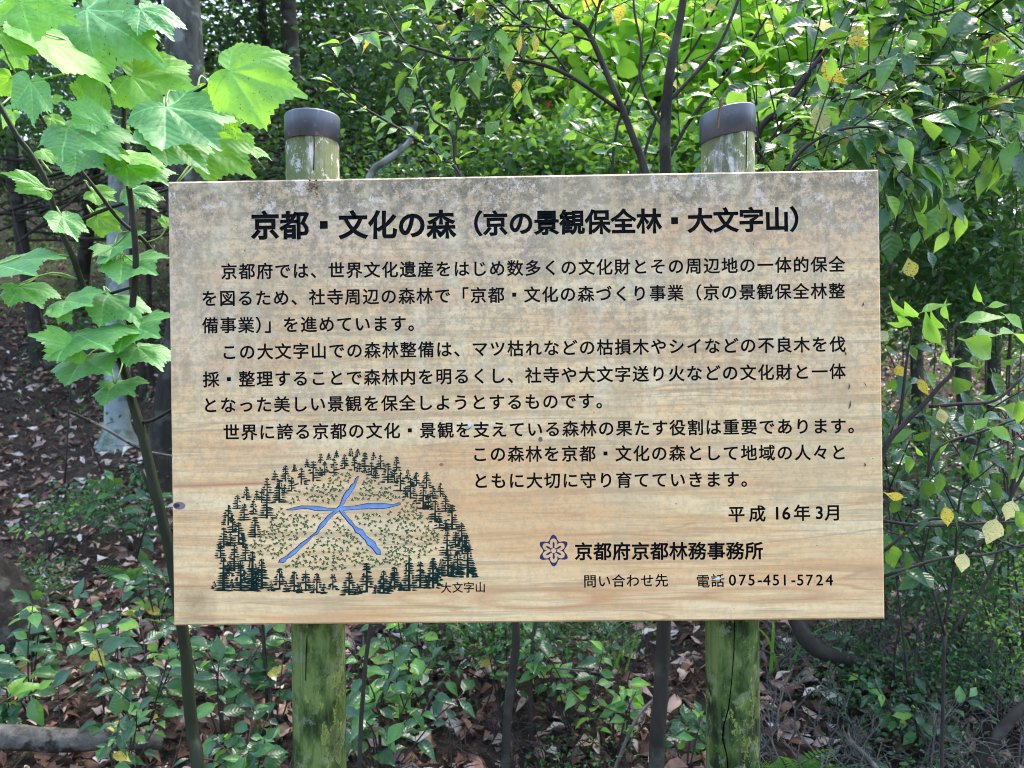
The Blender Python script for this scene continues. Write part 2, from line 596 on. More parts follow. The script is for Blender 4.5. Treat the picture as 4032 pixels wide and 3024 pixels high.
def board_material():
    k = NT('weathered_board_wood')
    tc = k.n('ShaderNodeTexCoord').outputs['Object']
    s = k.sep(tc)
    x, z = s[0], s[2]
    wob = k.noise(k.coord(scale=(1.2, 1, 3), src=tc), 1.6, 3, .5)
    zz = k.math('ADD', z, k.math('MULTIPLY', wob, .05))
    cmb = k.n('ShaderNodeCombineXYZ'); k.l(k.math('MULTIPLY', x, .05), cmb.inputs[0]); k.l(zz, cmb.inputs[2])
    grain = k.noise(cmb.outputs[0], 46, 5, .7)
    fine = k.noise(k.coord(scale=(4, 1, 160), src=tc), 3, 4, .6)
    base = k.ramp(grain, [(.38, (.70, .40, .175)), (.5, (.82, .55, .265)), (.62, (.86, .63, .345))])
    lines = k.ramp(k.noise(cmb.outputs[0], 25, 2, .4), [(.555, 0.), (.57, 1.), (.58, 0.)])
    base = k.mix(base, (.46, .22, .10), k.math('MULTIPLY', lines, .6))
    lines2 = k.ramp(k.noise(k.coord(scale=(.035, 1, 1), loc=(3, 0, 1), src=tc), 60, 3, .6), [(.41, 1.), (.45, 0.)])
    base = k.mix(base, (.43, .27, .14), k.math('MULTIPLY', lines2, .5))
    lines3 = k.ramp(k.noise(k.coord(scale=(.05, 1, 1), loc=(6, 0, 4), src=tc), 110, 3, .6), [(.40, 1.), (.45, 0.)])
    base = k.mix(base, (.45, .30, .16), k.math('MULTIPLY', lines3, .35))
    def arch(cx, cz, kx, r0, amt, b):
        dx = k.math('SUBTRACT', x, cx); dz = k.math('SUBTRACT', z, cz)
        dd = k.math('SQRT', k.math('ADD', k.math('POWER', k.math('MULTIPLY', dx, kx), 2.0), k.math('POWER', dz, 2.0)))
        dd = k.math('ADD', dd, k.math('MULTIPLY', wob, .01))
        m = k.ramp(k.math('ABSOLUTE', k.math('SUBTRACT', dd, r0)), [(0, 1.), (.0022, .5), (.006, 0.)])
        return k.mix(b, (.56, .26, .11), k.math('MULTIPLY', m, amt))
    for cx, cz, kx, r0, amt in ((.02, -.338, .16, .022, .6), (.10, -.330, .2, .014, .5), (.40, -.335, .12, .016, .6), (-.17, -.335, .22, .016, .5), (.45, -.337, .09, .034, .35), (.20, -.30, .05, .03, .4)):
        base = arch(cx, cz, kx, r0, amt, base)
    def streak(zc, slope, x_a, x_b, w, amt, b, c=(.42, .10, .05)):
        dz = k.math('ABSOLUTE', k.math('SUBTRACT', k.math('SUBTRACT', k.math('ADD', z, k.math('MULTIPLY', k.math('SUBTRACT', wob, .5), .01)), k.math('MULTIPLY', x, slope)), zc))
        m = k.math('MULTIPLY', k.ramp(dz, [(0, 1.), (w * .5, .8), (w, 0.)]), k.ramp(k.math('ADD', x, .6), [(x_a, 0.), (x_a + .03, 1.), (x_b, 1.), (x_b + .06, 0.)]))
        return k.mix(b, c, k.math('MULTIPLY', m, amt))
    base = streak(-.120, .035, -.05, .14, .0045, .8, base)
    base = streak(.065, .0, -.05, .05, .0035, .6, base, (.55, .22, .14))
    base = streak(-.083, .02, .02, .30, .004, .5, base, (.50, .26, .12))
    base = streak(-.005, .01, .10, .48, .003, .5, base, (.48, .22, .11))
    base = streak(.042, -.02, .0, .30, .003, .35, base, (.48, .24, .13))
    base = streak(.004, .025, .60, 1.1, .003, .5, base, (.48, .25, .12))
    base = streak(-.10, .045, .55, 1.1, .003, .45, base, (.48, .25, .12))
    base = streak(-.235, .04, .50, 1.1, .003, .45, base, (.50, .25, .12))
    base = k.mix(base, (.72, .36, .14), k.ramp(k.noise(k.coord(scale=(.5, 1, 2.2), loc=(7, 0, 2), src=tc), 3.2, 3, .5), [(.50, 0.), (.62, .55)]))
    blot = k.noise(k.coord(loc=(1, 0, 4), src=tc), 4.5, 5, .6)
    mott = k.noise(k.coord(loc=(2, 0, 9), src=tc), 55, 8, .82)
    mid = k.noise(k.coord(loc=(3, 0, 6), src=tc), 15, 6, .68)
    spk = k.noise(k.coord(loc=(5, 0, 3), src=tc), 110, 4, .7)
    gt = k.math('ADD', k.math('ADD', z, k.math('MULTIPLY', k.math('SUBTRACT', blot, .5), .75)), k.math('MULTIPLY', x, -.09))
    top = k.ramp(k.math('ADD', gt, .35), [(.12, .03), (.38, .20), (.57, .52), (.73, 1.)])
    amt = k.math('MULTIPLY', top, k.ramp(k.math('ADD', k.math('MULTIPLY', mott, .6), k.math('MULTIPLY', mid, .4)), [(.47, 1.), (.497, .6), (.52, .06)]))
    grime = k.mix((.150, .118, .085), (.35, .28, .215), k.ramp(k.noise(k.coord(loc=(5, 0, 3), src=tc), 210, 4, .75), [(.44, 0.), (.55, 1.)]))
    # a thin grey veil first, then the speckled grime
    col = k.mix(base, (.56, .435, .31), k.math('MULTIPLY', top, .56))
    col = k.mix(col, grime, k.math('MULTIPLY', amt, .88))
    grn = k.ramp(k.noise(k.coord(loc=(8, 0, 1), src=tc), 9, 5, .65), [(.54, 0.), (.61, .35)])
    col = k.mix(col, (.30, .27, .12), k.math('MULTIPLY', grn, top))
    # dark mould along the top edge
    edge = k.ramp(k.math('ADD', z, k.math('MULTIPLY', k.math('SUBTRACT', mid, .5), .25)), [(.29, 0.), (.37, .9)])
    col = k.mix(col, (.095, .085, .055), k.math('MULTIPLY', edge, k.ramp(mott, [(.44, .95), (.56, .25)])))
    # pale round lichen traces
    warp = k.mix(tc, k.n('ShaderNodeTexNoise').outputs[1], .012)
    for sc_, lo, t0_, t1_, am, colr in ((15, (3, 0, 2), .20, .30, .65, (.60, .53, .33)), (32, (1, 0, 6), .22, .32, .6, (.55, .47, .34))):
        ld = k.vor(k.coord(loc=lo, src=warp), sc_)
        ld = k.math('ADD', ld, k.math('MULTIPLY', k.math('SUBTRACT', mott, .5), .35))
        lc = k.ramp(ld, [(t0_ - .1, .6), (t0_, 1.), (t1_, 0.)])
        lm = k.ramp(k.noise(k.coord(loc=(9, sc_, 5), src=tc), 6.5, 3, .5), [(.48, 0.), (.56, 1.)])
        col = k.mix(col, colr, k.math('MULTIPLY', k.math('MULTIPLY', lc, lm), k.ramp(k.math('ADD', z, .4), [(.28, .1), (.56, am)])))
    fl = k.math('MULTIPLY', k.ramp(k.noise(k.coord(loc=(4, 0, 8), src=tc), 26, 9, .85), [(.55, 0.), (.563, 1.)]), k.ramp(k.math('ADD', z, k.math('MULTIPLY', blot, .3)), [(.36, 0.), (.50, .9)]))
    col = k.mix(col, (.66, .55, .46), fl)
    # vertical rain streaks
    st = k.ramp(k.noise(k.coord(scale=(1, 1, .08), loc=(2, 0, 0), src=tc), 26, 4, .6), [(.50, 0.), (.60, .55)])
    col = k.mix(col, (.74, .60, .40), k.math('MULTIPLY', st, k.ramp(k.math('ADD', z, .15), [(.02, 0.), (.25, .8), (.42, .25)])))
    so_ = k.math('MULTIPLY', k.ramp(k.math('ADD', k.math('MULTIPLY', spk, .5), k.math('MULTIPLY', mott, .5)), [(.45, .42), (.52, 0.)]), k.ramp(k.math('ADD', z, .4), [(.02, .35), (.5, 1.)]))
    col = k.mix(col, (.33, .26, .15), so_)
    sm = k.ramp(k.noise(k.coord(loc=(1, 0, 7), scale=(1, 1, .7), src=tc), 5, 5, .65), [(.50, 0.), (.62, .30)])
    col = k.mix(col, (.46, .36, .21), sm)
    dxs = k.math('ADD', x, .562); dzs = k.math('ADD', z, .338)
    cst = k.ramp(k.math('ADD', k.math('SQRT', k.math('ADD', k.math('POWER', dxs, 2.0), k.math('POWER', dzs, 2.0))), k.math('MULTIPLY', mott, .05)), [(.03, .6), (.075, 0.)])
    col = k.mix(col, (.26, .16, .08), cst)
    dot = k.ramp(k.vor(k.coord(loc=(1, 0, 1), src=tc), 20, 'F1'), [(.026, 1.), (.032, 0.)])
    col = k.mix(col, (.06, .05, .03), k.math('MULTIPLY', dot, .6))
    bm = k.bump(k.math('ADD', k.math('MULTIPLY', fine, .5), k.math('MULTIPLY', grain, .8)), .25, .0012)
    return k.done(k.bsdf(col, .62, bm, .28))


def edge_material():
    k = NT('board_edge_wood')
    n = k.noise(k.coord(scale=(2, 8, 30)), 12, 4)
    return k.done(k.bsdf(k.mix((.36, .24, .13), (.55, .42, .26), n), .75, k.bump(n, .3, .002), .3))


M['board'] = board_material()
M['board_edge'] = edge_material()
M['ink'] = flat_material('black_carving_paint', (.0014, .0022, .006), .5, .08)
M['blue'] = flat_material('pale_blue_paint', (.20, .34, .60), .5)
M['navy'] = flat_material('navy_paint', (.020, .030, .16), .32)
M['pine'] = flat_material('dark_green_paint', (.005, .026, .023), .5, .1)
M['olive'] = flat_material('olive_green_paint', (.10, .19, .035), .5)
M['olive_dark'] = flat_material('dark_olive_paint', (.012, .028, .010), .5)

GC = {}


def glyph(ch):
    """outlines of one character, cell 0..1 wide, from the text tool's own font"""
    if ch in GC: return GC[ch]
    if ch == '・':
        GC[ch] = [np.array([(.40, .28), (.60, .28), (.60, .48), (.40, .48)])[::-1]]
        return GC[ch]
    cu = bpy.data.curves.new('t', 'FONT'); cu.body = ch
    o = bpy.data.objects.new('t', cu); C.objects.link(o)
    bpy.context.view_layer.update()
    dg = bpy.context.evaluated_depsgraph_get()
    c = o.evaluated_get(dg).to_curve(dg)
    out = []
    for sp in c.splines:
        bp = sp.bezier_points
        pts = []
        n = len(bp)
        for i in range(n):
            p0, p3 = np.array(bp[i].co[:2]), np.array(bp[(i + 1) % n].co[:2])
            p1, p2 = np.array(bp[i].handle_right[:2]), np.array(bp[(i + 1) % n].handle_left[:2])
            L = np.linalg.norm(p3 - p0) + 1e-9
            cr = max(abs(np.cross(p1 - p0, p3 - p0)), abs(np.cross(p2 - p0, p3 - p0))) / L
            m = 1 if cr < .004 else (2 if cr < .02 else 4)
            for t in np.arange(m) / m:
                pts.append((1 - t) ** 3 * p0 + 3 * (1 - t) ** 2 * t * p1 + 3 * (1 - t) * t * t * p2 + t ** 3 * p3)
        out.append(np.array(pts))
    bpy.data.objects.remove(o)
    bpy.data.curves.remove(cu)
    GC[ch] = out
    return out


def area(p):
    x, y = p[:, 0], p[:, 1]
    return .5 * np.sum(x * np.roll(y, -1) - y * np.roll(x, -1))


def grow(cs, off):
    """thicken a glyph's strokes"""
    if off == 0 or not cs: return cs
    big = max(cs, key=lambda p: abs(area(p)))
    sgn = 1 if area(big) > 0 else -1
    out = []
    for p in cs:
        keep = np.linalg.norm(p - np.roll(p, 1, axis=0), axis=1) > 1e-4
        p = p[keep]
        e1 = p - np.roll(p, 1, axis=0); e2 = np.roll(p, -1, axis=0) - p
        n1 = np.stack([e1[:, 1], -e1[:, 0]], 1) / (np.linalg.norm(e1, axis=1)[:, None] + 1e-9)
        n2 = np.stack([e2[:, 1], -e2[:, 0]], 1) / (np.linalg.norm(e2, axis=1)[:, None] + 1e-9)
        b = n1 + n2
        dn = np.sum(b * n1, axis=1)
        b = b / np.maximum(dn, .7)[:, None]
        out.append(p + b * off * sgn)
    return out


# (text, first-character centre px,py, last-character centre px,py, em in px, stroke growth, depth)
def line_chars(text, p0, p1, em, halfs=()):
    """centres along the line, one cell per character (characters in halfs take half a cell)"""
    adv = [0.0]
    for i in range(1, len(text)):
        a = .5 * (.5 if (i - 1) in halfs else 1) + .5 * (.5 if i in halfs else 1)
        adv.append(adv[-1] + a)
    T = adv[-1]
    return [(ch, p0[0] + (p1[0] - p0[0]) * a / T + (.25 * em if i in halfs else 0), p0[1] + (p1[1] - p0[1]) * a / T, em) for i, (ch, a) in enumerate(zip(text, adv))]


LINES = []
LINES.append(('title_lettering', 0, line_chars('京都・文化の森', (1044, 887), (1737, 883), 115) + line_chars('（京の景観保全林・大文字山）', (1850, 880), (3160, 862), 101), .034, .0034))
LINES.append(('text_line', 1, line_chars('京都府では、世界文化遺産をはじめ数多くの文化財とその周辺地の一体的保全', (902, 1069), (3295, 1040), 66), .021, .0019))
LINES.append(('text_line', 2, line_chars('を図るため、社寺周辺の森林で「京都・文化の森づくり事業（京の景観保全林整', (825, 1175), (3295, 1145), 66), .021, .0019))
LINES.append(('text_line', 3, line_chars('備事業）」を進めています。', (828, 1281), (828 + 70.5 * 11.5, 1273), 66, (3,)), .021, .0019))
LINES.append(('text_line', 4, line_chars('この大文字山での森林整備は、マツ枯れなどの枯損木やシイなどの不良木を伐', (903, 1386), (3298, 1355), 66), .021, .0019))
LINES.append(('text_line', 5, line_chars('採・整理することで森林内を明るくし、社寺や大文字送り火などの文化財と一体', (831, 1494), (3298, 1462), 66), .021, .0019))
LINES.append(('text_line', 6, line_chars('となった美しい景観を保全しようとするものです。', (828, 1595), (828 + 70.5 * 22, 1578), 66), .021, .0019))
LINES.append(('text_line', 7, line_chars('世界に誇る京都の文化・景観を支えている森林の果たす役割は重要であります。', (911, 1702), (3371, 1676), 66), .021, .0019))
LINES.append(('text_line', 8, line_chars('この森林を京都・文化の森として地域の人々と', (1890, 1788), (3302, 1781), 66), .021, .0019))
LINES.append(('text_line', 9, line_chars('ともに大切に守り育てていきます。', (1893, 1893), (2950, 1887), 66), .021, .0019))
LINES.append(('date_line', 10, [('平', 2900, 2024, 68), ('成', 2982, 2022, 68), ('1', 3060, 2021, 70), ('6', 3096, 2021, 70), ('年', 3158, 2019, 68), ('3', 3226, 2019, 70), ('月', 3280, 2018, 68)], .021, .0019))
LINES.append(('office_line', 11, line_chars('京都府京都林務事務所', (2298, 2171), (2969, 2168), 73), .026, .0022))
LINES.append(('contact_line', 12, line_chars('問い合わせ先', (2323, 2288), (2605, 2285), 54) + [('電', 2768, 2288, 55), ('話', 2826, 2286, 55)] + [(c_, x_ + 8, 2284, 61) for c_, x_ in zip('075-451-5724', (2876, 2916, 2951, 2984, 3011, 3047, 3082, 3116, 3143, 3180, 3219, 3257))] + line_chars('大文字山', (1757, 2314), (1891, 2312), 44), .015, .0016))


def char_contours(ch, px, py, em, g):
    c = BL(px, py)
    k = np.linalg.norm(BL(px + 50, py) - BL(px - 50, py)) / 100
    cs = grow(glyph(ch), g)
    if not cs: return []
    wide = ord(ch) > 255
    res = []
    if wide: ox, oy = .5, .38
    else:
        allp = np.vstack(cs); ox = (allp[:, 0].min() + allp[:, 0].max()) / 2; oy = .34 if ch != '-' else .34
        if ch == '-': oy = .30
    for p in cs:
        res.append(np.stack([c[0] + (p[:, 0] - ox) * em * k, c[1] + (p[:, 1] - oy) * em * k], 1))
    return res


def winding(pt, contours):
    """winding numbers of points against closed contours"""
    w = np.zeros(len(pt), int)
    for p in contours:
        a = p; b = np.roll(p, -1, axis=0)
        for k in range(0, len(a), 64):
            ax, ay = a[k:k + 64, 0][None], a[k:k + 64, 1][None]
            bx, by = b[k:k + 64, 0][None], b[k:k + 64, 1][None]
            X, Y = pt[:, 0:1], pt[:, 1:2]
            up = (ay <= Y) & (by > Y); dn = (ay > Y) & (by <= Y)
            side = (bx - ax) * (Y - ay) - (X - ax) * (by - ay)
            w += np.sum(up & (side > 0), axis=1) - np.sum(dn & (side < 0), axis=1)
    return w


def fill_mesh(contours, depth, rect=None, evenodd=False):
    """triangles of what lies inside the contours (or, with rect, inside the rectangle but outside them), in the board's plane at y = depth"""
    from mathutils.geometry import delaunay_2d_cdt
    vs, es = [], []
    allc = list(contours) + ([rect] if rect is not None else [])
    for p in allc:
        k = len(vs); n = len(p)
        vs += [Vector((float(q[0]) * 100, float(q[1]) * 100)) for q in p]
        es += [(k + i, k + (i + 1) % n) for i in range(n)]
    ov, _, of, _, _, _ = delaunay_2d_cdt(vs, es, [], 0, 1e-6, False)
    co = np.array([(v.x, v.y) for v in ov]) / 100
    tr = np.array([f for f in of if len(f) == 3], dtype=np.int64)
    cen = co[tr].mean(axis=1)
    w = winding(cen, contours)
    ins = (w % 2 != 0) if evenodd else (w != 0)
    if rect is not None:
        keep = ~ins & (cen[:, 0] > rect[:, 0].min()) & (cen[:, 0] < rect[:, 0].max()) & (cen[:, 1] > rect[:, 1].min()) & (cen[:, 1] < rect[:, 1].max())
    else: keep = ins
    tr = tr[keep]
    V = np.stack([co[:, 0], np.full(len(co), depth), co[:, 1]], 1)
    a, b, c = V[tr[:, 0]], V[tr[:, 1]], V[tr[:, 2]]
    ny = np.cross(b - a, c - a)[:, 1]
    tr[ny > 0] = tr[ny > 0][:, ::-1]
    used = np.unique(tr)
    mp = np.zeros(len(V), int); mp[used] = np.arange(len(used))
    return V[used], mp[tr].tolist()


def walls(contours, d0, d1):
    mb = MB()
    for p in contours:
        n = len(p)
        V = np.vstack([np.stack([p[:, 0], np.full(n, d0), p[:, 1]], 1), np.stack([p[:, 0], np.full(n, d1), p[:, 1]], 1)])
        mb.add(V, [(i, (i + 1) % n, n + (i + 1) % n, n + i) for i in range(n)])
    return np.vstack(mb.V), mb.F


sign = empty('information_sign', P(2072, 4800, BD + .06) * np.array((1, 1, 0)) + np.array((0, 0, .0)), 'weathered wooden forest notice board with carved black Japanese text on two round posts', 'sign')

front_groups = {}
def IX(x, y): return 780 + .5334 * x, 1730 + .5334 * y
DAI = [(1190, 270), (1180, 300), (1170, 320), (1160, 350), (1153, 362), (1130, 395), (1118, 418), (1095, 440), (1085, 468), (1066, 491), (1150, 490), (1200, 480), (1250, 470), (1380, 470), (1420, 478), (1450, 475), (1480, 465), (1497, 470), (1495, 484), (1470, 490), (1410, 507), (1370, 513), (1272, 515), (1262, 509), (1250, 515), (1150, 520), (1072, 527), (1092, 553), (1110, 575), (1135, 600), (1160, 635), (1188, 655), (1215, 662), (1245, 712), (1285, 738), (1312, 762), (1322, 795), (1345, 812), (1352, 852), (1316, 852), (1298, 826), (1270, 795), (1245, 780), (1230, 745), (1215, 735), (1185, 700), (1160, 690), (1140, 650), (1110, 622), (1082, 585), (1060, 560), (1040, 530), (1000, 562), (960, 602), (935, 640), (905, 665), (885, 700), (850, 715), (820, 752), (760, 802), (725, 840), (690, 868), (655, 885), (645, 905), (630, 912), (590, 910), (600, 885), (650, 860), (680, 830), (720, 800), (755, 765), (800, 735), (840, 705), (870, 680), (885, 645), (900, 620), (925, 598), (955, 560), (1000, 530), (930, 530), (860, 528), (815, 516), (770, 513), (700, 525), (656, 525), (646, 518), (710, 500), (765, 487), (880, 490), (960, 505), (1020, 506), (1042, 485), (1050, 465), (1062, 430), (1075, 405), (1092, 378), (1110, 365), (1125, 335), (1150, 318), (1158, 290), (1170, 275)]
dai = np.array([BL(*IX(*p)) for p in DAI])
kpx = np.linalg.norm(BL(2100, 1500) - BL(2000, 1500)) / 100     # metres on the board per photo pixel

# the crest: six pointed petals, a ring of bare wood and a disc
cc = BL(2180, 2168); cr_ = 63 * kpx
def crest_curve(f, n=144, a0=90):
    return np.array([(cc[0] + f(t) * cr_ * math.cos(R(a0) + t), cc[1] + f(t) * cr_ * math.sin(R(a0) + t)) for t in np.linspace(0, 2 * math.pi, n, endpoint=False)])
def petal_d(t):
    u = (t / (math.pi / 3)) % 1; return min(u, 1 - u) * 2          # 0 on a petal's axis, 1 between petals
c_out = crest_curve(lambda t: .66 + .34 * (1 - petal_d(t)) ** 2.2 + .16 * math.sin(math.pi * min(1, petal_d(t) * 1.1)) * (1 - petal_d(t)))
c_ring = crest_curve(lambda t: .39 + .37 * max(0, 1 - petal_d(t) ** 2.0 * 1.0) ** .75)
c_in = crest_curve(lambda t: .20 + .34 * max(0, 1 - (petal_d(t) * 2.6) ** 2) ** .5 if petal_d(t) < .384 else .20 + .0)
c_disc = crest_curve(lambda t: .155, 28)

rects = []   # (x0, x1, z0, z1, list of contours): the front is filled cell by cell
def mid_z(a, b): return (a + b) / 2
lz, CH_, CT = {}, {}, {}
for nm, idx, chs, g, dp in LINES:
    lz[idx] = np.mean([BL(c_[1], c_[2])[1] for c_ in chs])
    CH_[idx] = [(BL(c_[1], c_[2])[0], char_contours(*c_, g)) for c_ in chs]
    CT[idx] = [p for q in CH_[idx] for p in q[1]]
CT['dai'] = [dai]
CT['crest'] = [c_out, c_ring, c_in, c_disc]
xb = BL(1715, 1800)[0]
CH = .0032
x0, x1, z0, z1 = -HW + CH, HW - CH, -HH + CH, HH - CH
zt = [z1] + [mid_z(lz[i], lz[i + 1]) for i in range(0, 7)]
zsplit = mid_z(lz[7], lz[8])
zl = BL(2000, 2256)[1]


def strip(xa, xe, za, ze, items):
    """items: (centre x, contours) from left to right"""
    items = sorted([i for i in items if i[1]], key=lambda i: i[0])
    ext = [(min(p[:, 0].min() for p in i[1]), max(p[:, 0].max() for p in i[1])) for i in items]
    cut = [xa] + [(ext[i][1] + ext[i + 1][0]) / 2 for i in range(len(items) - 1)] + [xe]
    for i, it in enumerate(items):
        rects.append((cut[i], cut[i + 1], za, ze, it[1]))


for i in range(8):
    strip(x0, x1, (zt[i + 1] if i < 7 else zsplit), zt[i], CH_[i])
zr = [zsplit, mid_z(lz[8], lz[9]), mid_z(lz[9], lz[10]), mid_z(lz[10], lz[11]) + .001, zl]
rects.append((x0, xb, zl, zsplit, [dai]))
for i in range(4):
    strip(xb, x1, zr[i + 1], zr[i], CH_[8 + i] + ([(cc[0], CT['crest'])] if i == 3 else []))
strip(x0, x1, z0, zl, CH_[12])

sroot = sign
bm_ = MB()
for (a, b, c_, d_, keys) in rects:
    bm_.add(*fill_mesh(keys, 0.0, np.array([(a, c_), (b, c_), (b, d_), (a, d_)]), evenodd=len(keys) in (1, 4) and (keys[0] is dai or keys[0] is c_out)))
front_n = len(bm_.F)
TH = .036
def ring(hx, hz, y): return [(-hx, y, -hz), (hx, y, -hz), (hx, y, hz), (-hx, y, hz)]
rv = ring(HW - CH, HH - CH, 0) + ring(HW, HH, CH) + ring(HW, HH, TH - CH) + ring(HW - CH, HH - CH, TH)
rf = []
for q in range(3):
    for i in range(4):
        j = (i + 1) % 4
        rf.append((q * 4 + i, q * 4 + 4 + i, q * 4 + 4 + j, q * 4 + j))
rf.append((12, 13, 14, 15)[::-1])
bm_.add(rv, rf)
bme = bm_.mesh('board', M['board'], False)
bme.materials.append(M['board_edge'])
mi = np.zeros(len(bme.polygons), dtype=np.int32); mi[front_n + 4:] = 1
bme.polygons.foreach_set('material_index', mi)
board = bpy.data.objects.new('board', bme); C.objects.link(board)
board.parent = sign
yawm = Matrix.Rotation(-YAW, 4, 'Z') @ Matrix.Rotation(-math.atan(SK), 4, 'Y')
board.matrix_local = Matrix.Translation(Vector(origin) - Vector(sign.location)) @ yawm


def on_board(name, mb_or_mesh, mat, label=None):
    me = mb_or_mesh if isinstance(mb_or_mesh, bpy.types.Mesh) else mb_or_mesh.mesh(name, mat, False)
    o = bpy.data.objects.new(name, me); C.objects.link(o); o.parent = board
    if label: o['label'] = label
    return o


what = {0: 'large bold black carved title line', 10: 'carved date line', 11: 'bold carved line beside the blue crest', 12: 'small carved contact and telephone line'}
for nm, idx, chs, g, dp in LINES:
    mb = MB()
    for _, cs in CH_[idx]:
        if cs: mb.add(*fill_mesh(cs, dp))
    mb.add(*walls(CT[idx], .0, dp))
    on_board(nm, mb, M['ink'], what.get(idx))
mb = MB(); mb.add(*fill_mesh([c_out, c_ring], .002, evenodd=True)); mb.add(*fill_mesh([c_in, c_disc], .002, evenodd=True)); mb.add(*walls(CT['crest'], 0, .002))
on_board('crest', mb, M['navy'], 'navy blue six-petalled crest')
mb = MB(); mb.add(*fill_mesh([dai], .0028))
on_board('hilltop_character', mb, M['blue'], 'pale blue star-shaped character carved on the drawn hill')
mb = MB(); mb.add(*walls([dai], .0, .0028))
# dark painted rim following the carved edge
inn = grow([dai], -2.2 * kpx)[0]; out_ = grow([dai], 1.0 * kpx)[0]
n_ = len(dai)
if len(inn) == n_:
    V = np.vstack([np.stack([dai[:, 0], np.full(n_, .0022), dai[:, 1]], 1), np.stack([inn[:, 0], np.full(n_, .0022), inn[:, 1]], 1)])
    mb.add(V, [(i, (i + 1) % n_, n_ + (i + 1) % n_, n_ + i) for i in range(n_)])
on_board('character_outline', mb, M['navy'])

TREES = [(255, 560, 690), (330, 690, 800), (165, 760, 880), (230, 900, 1010), (345, 960, 1060), (430, 980, 1110), (540, 1040, 1120), (470, 360, 470), (640, 330, 400), (900, 200, 270), (1230, 190, 250), (1450, 220, 320), (1530, 350, 430), (1610, 400, 480), (1700, 400, 520), (1780, 560, 660), (1900, 680, 800), (1980, 700, 820), (1800, 880, 1010), (1770, 950, 1060), (750, 1060, 1135), (850, 1065, 1135), (1420, 1050, 1125), (250, 1030, 1115), (1310, 200, 290), (1190, 170, 240), (1128, 65, 125), (1178, 68, 130), (1082, 110, 218), (1022, 80, 135), (965, 98, 150), (905, 103, 175), (1003, 140, 250), (935, 160, 265), (1155, 125, 232), (1232, 93, 205), (1296, 93, 155), (1280, 165, 265), (1348, 112, 222), (1402, 172, 322), (1466, 125, 232), (850, 158, 310), (805, 143, 205), (762, 208, 335), (712, 183, 238), (690, 275, 385), (645, 190, 312), (568, 225, 302), (600, 298, 468), (510, 282, 400), (508, 400, 585), (433, 375, 450), (358, 347, 450), (408, 450, 555), (340, 472, 600), (290, 408, 515), (223, 482, 635), (420, 570, 725), (1548, 220, 290), (1494, 240, 385), (1612, 240, 345), (1686, 238, 362), (1568, 285, 438), (1662, 347, 515), (1733, 337, 440), (1788, 318, 425), (1827, 410, 535), (1750, 447, 612), (1875, 480, 668), (1945, 612, 750), (1825, 590, 680), (190, 650, 800), (300, 610, 770), (268, 770, 975), (188, 870, 1120), (402, 825, 1120), (470, 880, 1100), (315, 900, 1120), (118, 1045, 1105), (602, 950, 1110), (710, 973, 1125), (795, 968, 1120), (877, 985, 1135), (995, 990, 1110), (1115, 980, 1150), (1245, 910, 1130), (1370, 967, 1140), (1450, 940, 1110), (1558, 870, 1120), (1640, 900, 1100), (1735, 873, 1100), (1838, 680, 860), (1845, 810, 1010), (1915, 825, 1000), (1990, 780, 1020), (1950, 700, 850), (2030, 900, 1015), (1885, 900, 1020), (350, 770, 900), (240, 690, 790), (650, 1050, 1130), (930, 1060, 1140), (1180, 1060, 1140), (1310, 1070, 1140), (1500, 1050, 1120), (1690, 1000, 1100)]
for i, (tx, ty, tb) in enumerate(TREES):
    rg = random.Random(i * 7 + 3)
    h = tb - ty
    mb = MB()
    yb = -.00025 - .00002 * (i % 7)
    def quad(pts):
        q = [BL(*IX(*p)) for p in pts]
        V = [(a[0], yb, a[1]) for a in q]
        mb.add(V, [tuple(range(len(V)))])
    wt = max(4.0, h * .045)
    quad([(tx - wt * .5, ty), (tx - wt, tb), (tx + wt, tb), (tx + wt * .5, ty)])
    rows = max(4, int(h / 17))
    wmax = min(h * .43, 74)
    for r_ in range(rows):
        t = (r_ + .6) / rows
        y = ty + h * t
        ww = wmax * (t * .75 + .25) * rg.uniform(.75, 1.1)
        for s_ in (-1, 1):
            if rg.random() < .08: continue
            x = tx + s_ * wt * .5
            if rg.random() < .3: x += s_ * ww * .3
            dy = rg.uniform(-3, 7); th = rg.uniform(4.2, 7.4) * (1 + (.2 if ty > 800 else 0))
            e = tx + s_ * ww
            mdx = (x + e) / 2
            pts = [(x, y - th), (mdx, y - th + dy * .3), (e, y + dy - 2), (e + s_ * 2, y + dy + 2), (mdx, y + th + dy * .6), (x, y + th)]
            if s_ > 0: pts = pts[::-1]
            quad(pts)
    on_board('pine_motif', mb, M['pine'])
REG = np.array([(1130, 235), (1250, 285), (1400, 335), (1500, 430), (1620, 500), (1710, 590), (1775, 700), (1765, 800), (1690, 865), (1500, 925), (1150, 955), (900, 965), (650, 945), (520, 910), (385, 780), (500, 650), (590, 530), (640, 470), (720, 400), (900, 315), (1000, 260)], float)
def inside(p, poly):
    x, y = p; c = False; n = len(poly); j = n - 1
    for i in range(n):
        if (poly[i][1] > y) != (poly[j][1] > y) and x < (poly[j][0] - poly[i][0]) * (y - poly[i][1]) / (poly[j][1] - poly[i][1]) + poly[i][0]: c = not c
        j = i
    return c
dpts = np.array(DAI, float)
dd_ = np.vstack([dpts + (np.roll(dpts, -1, 0) - dpts) * t for t in (0, .25, .5, .75)])
m1, m2 = MB(), MB()
rg = random.Random(5)
cnt = 0
used = []
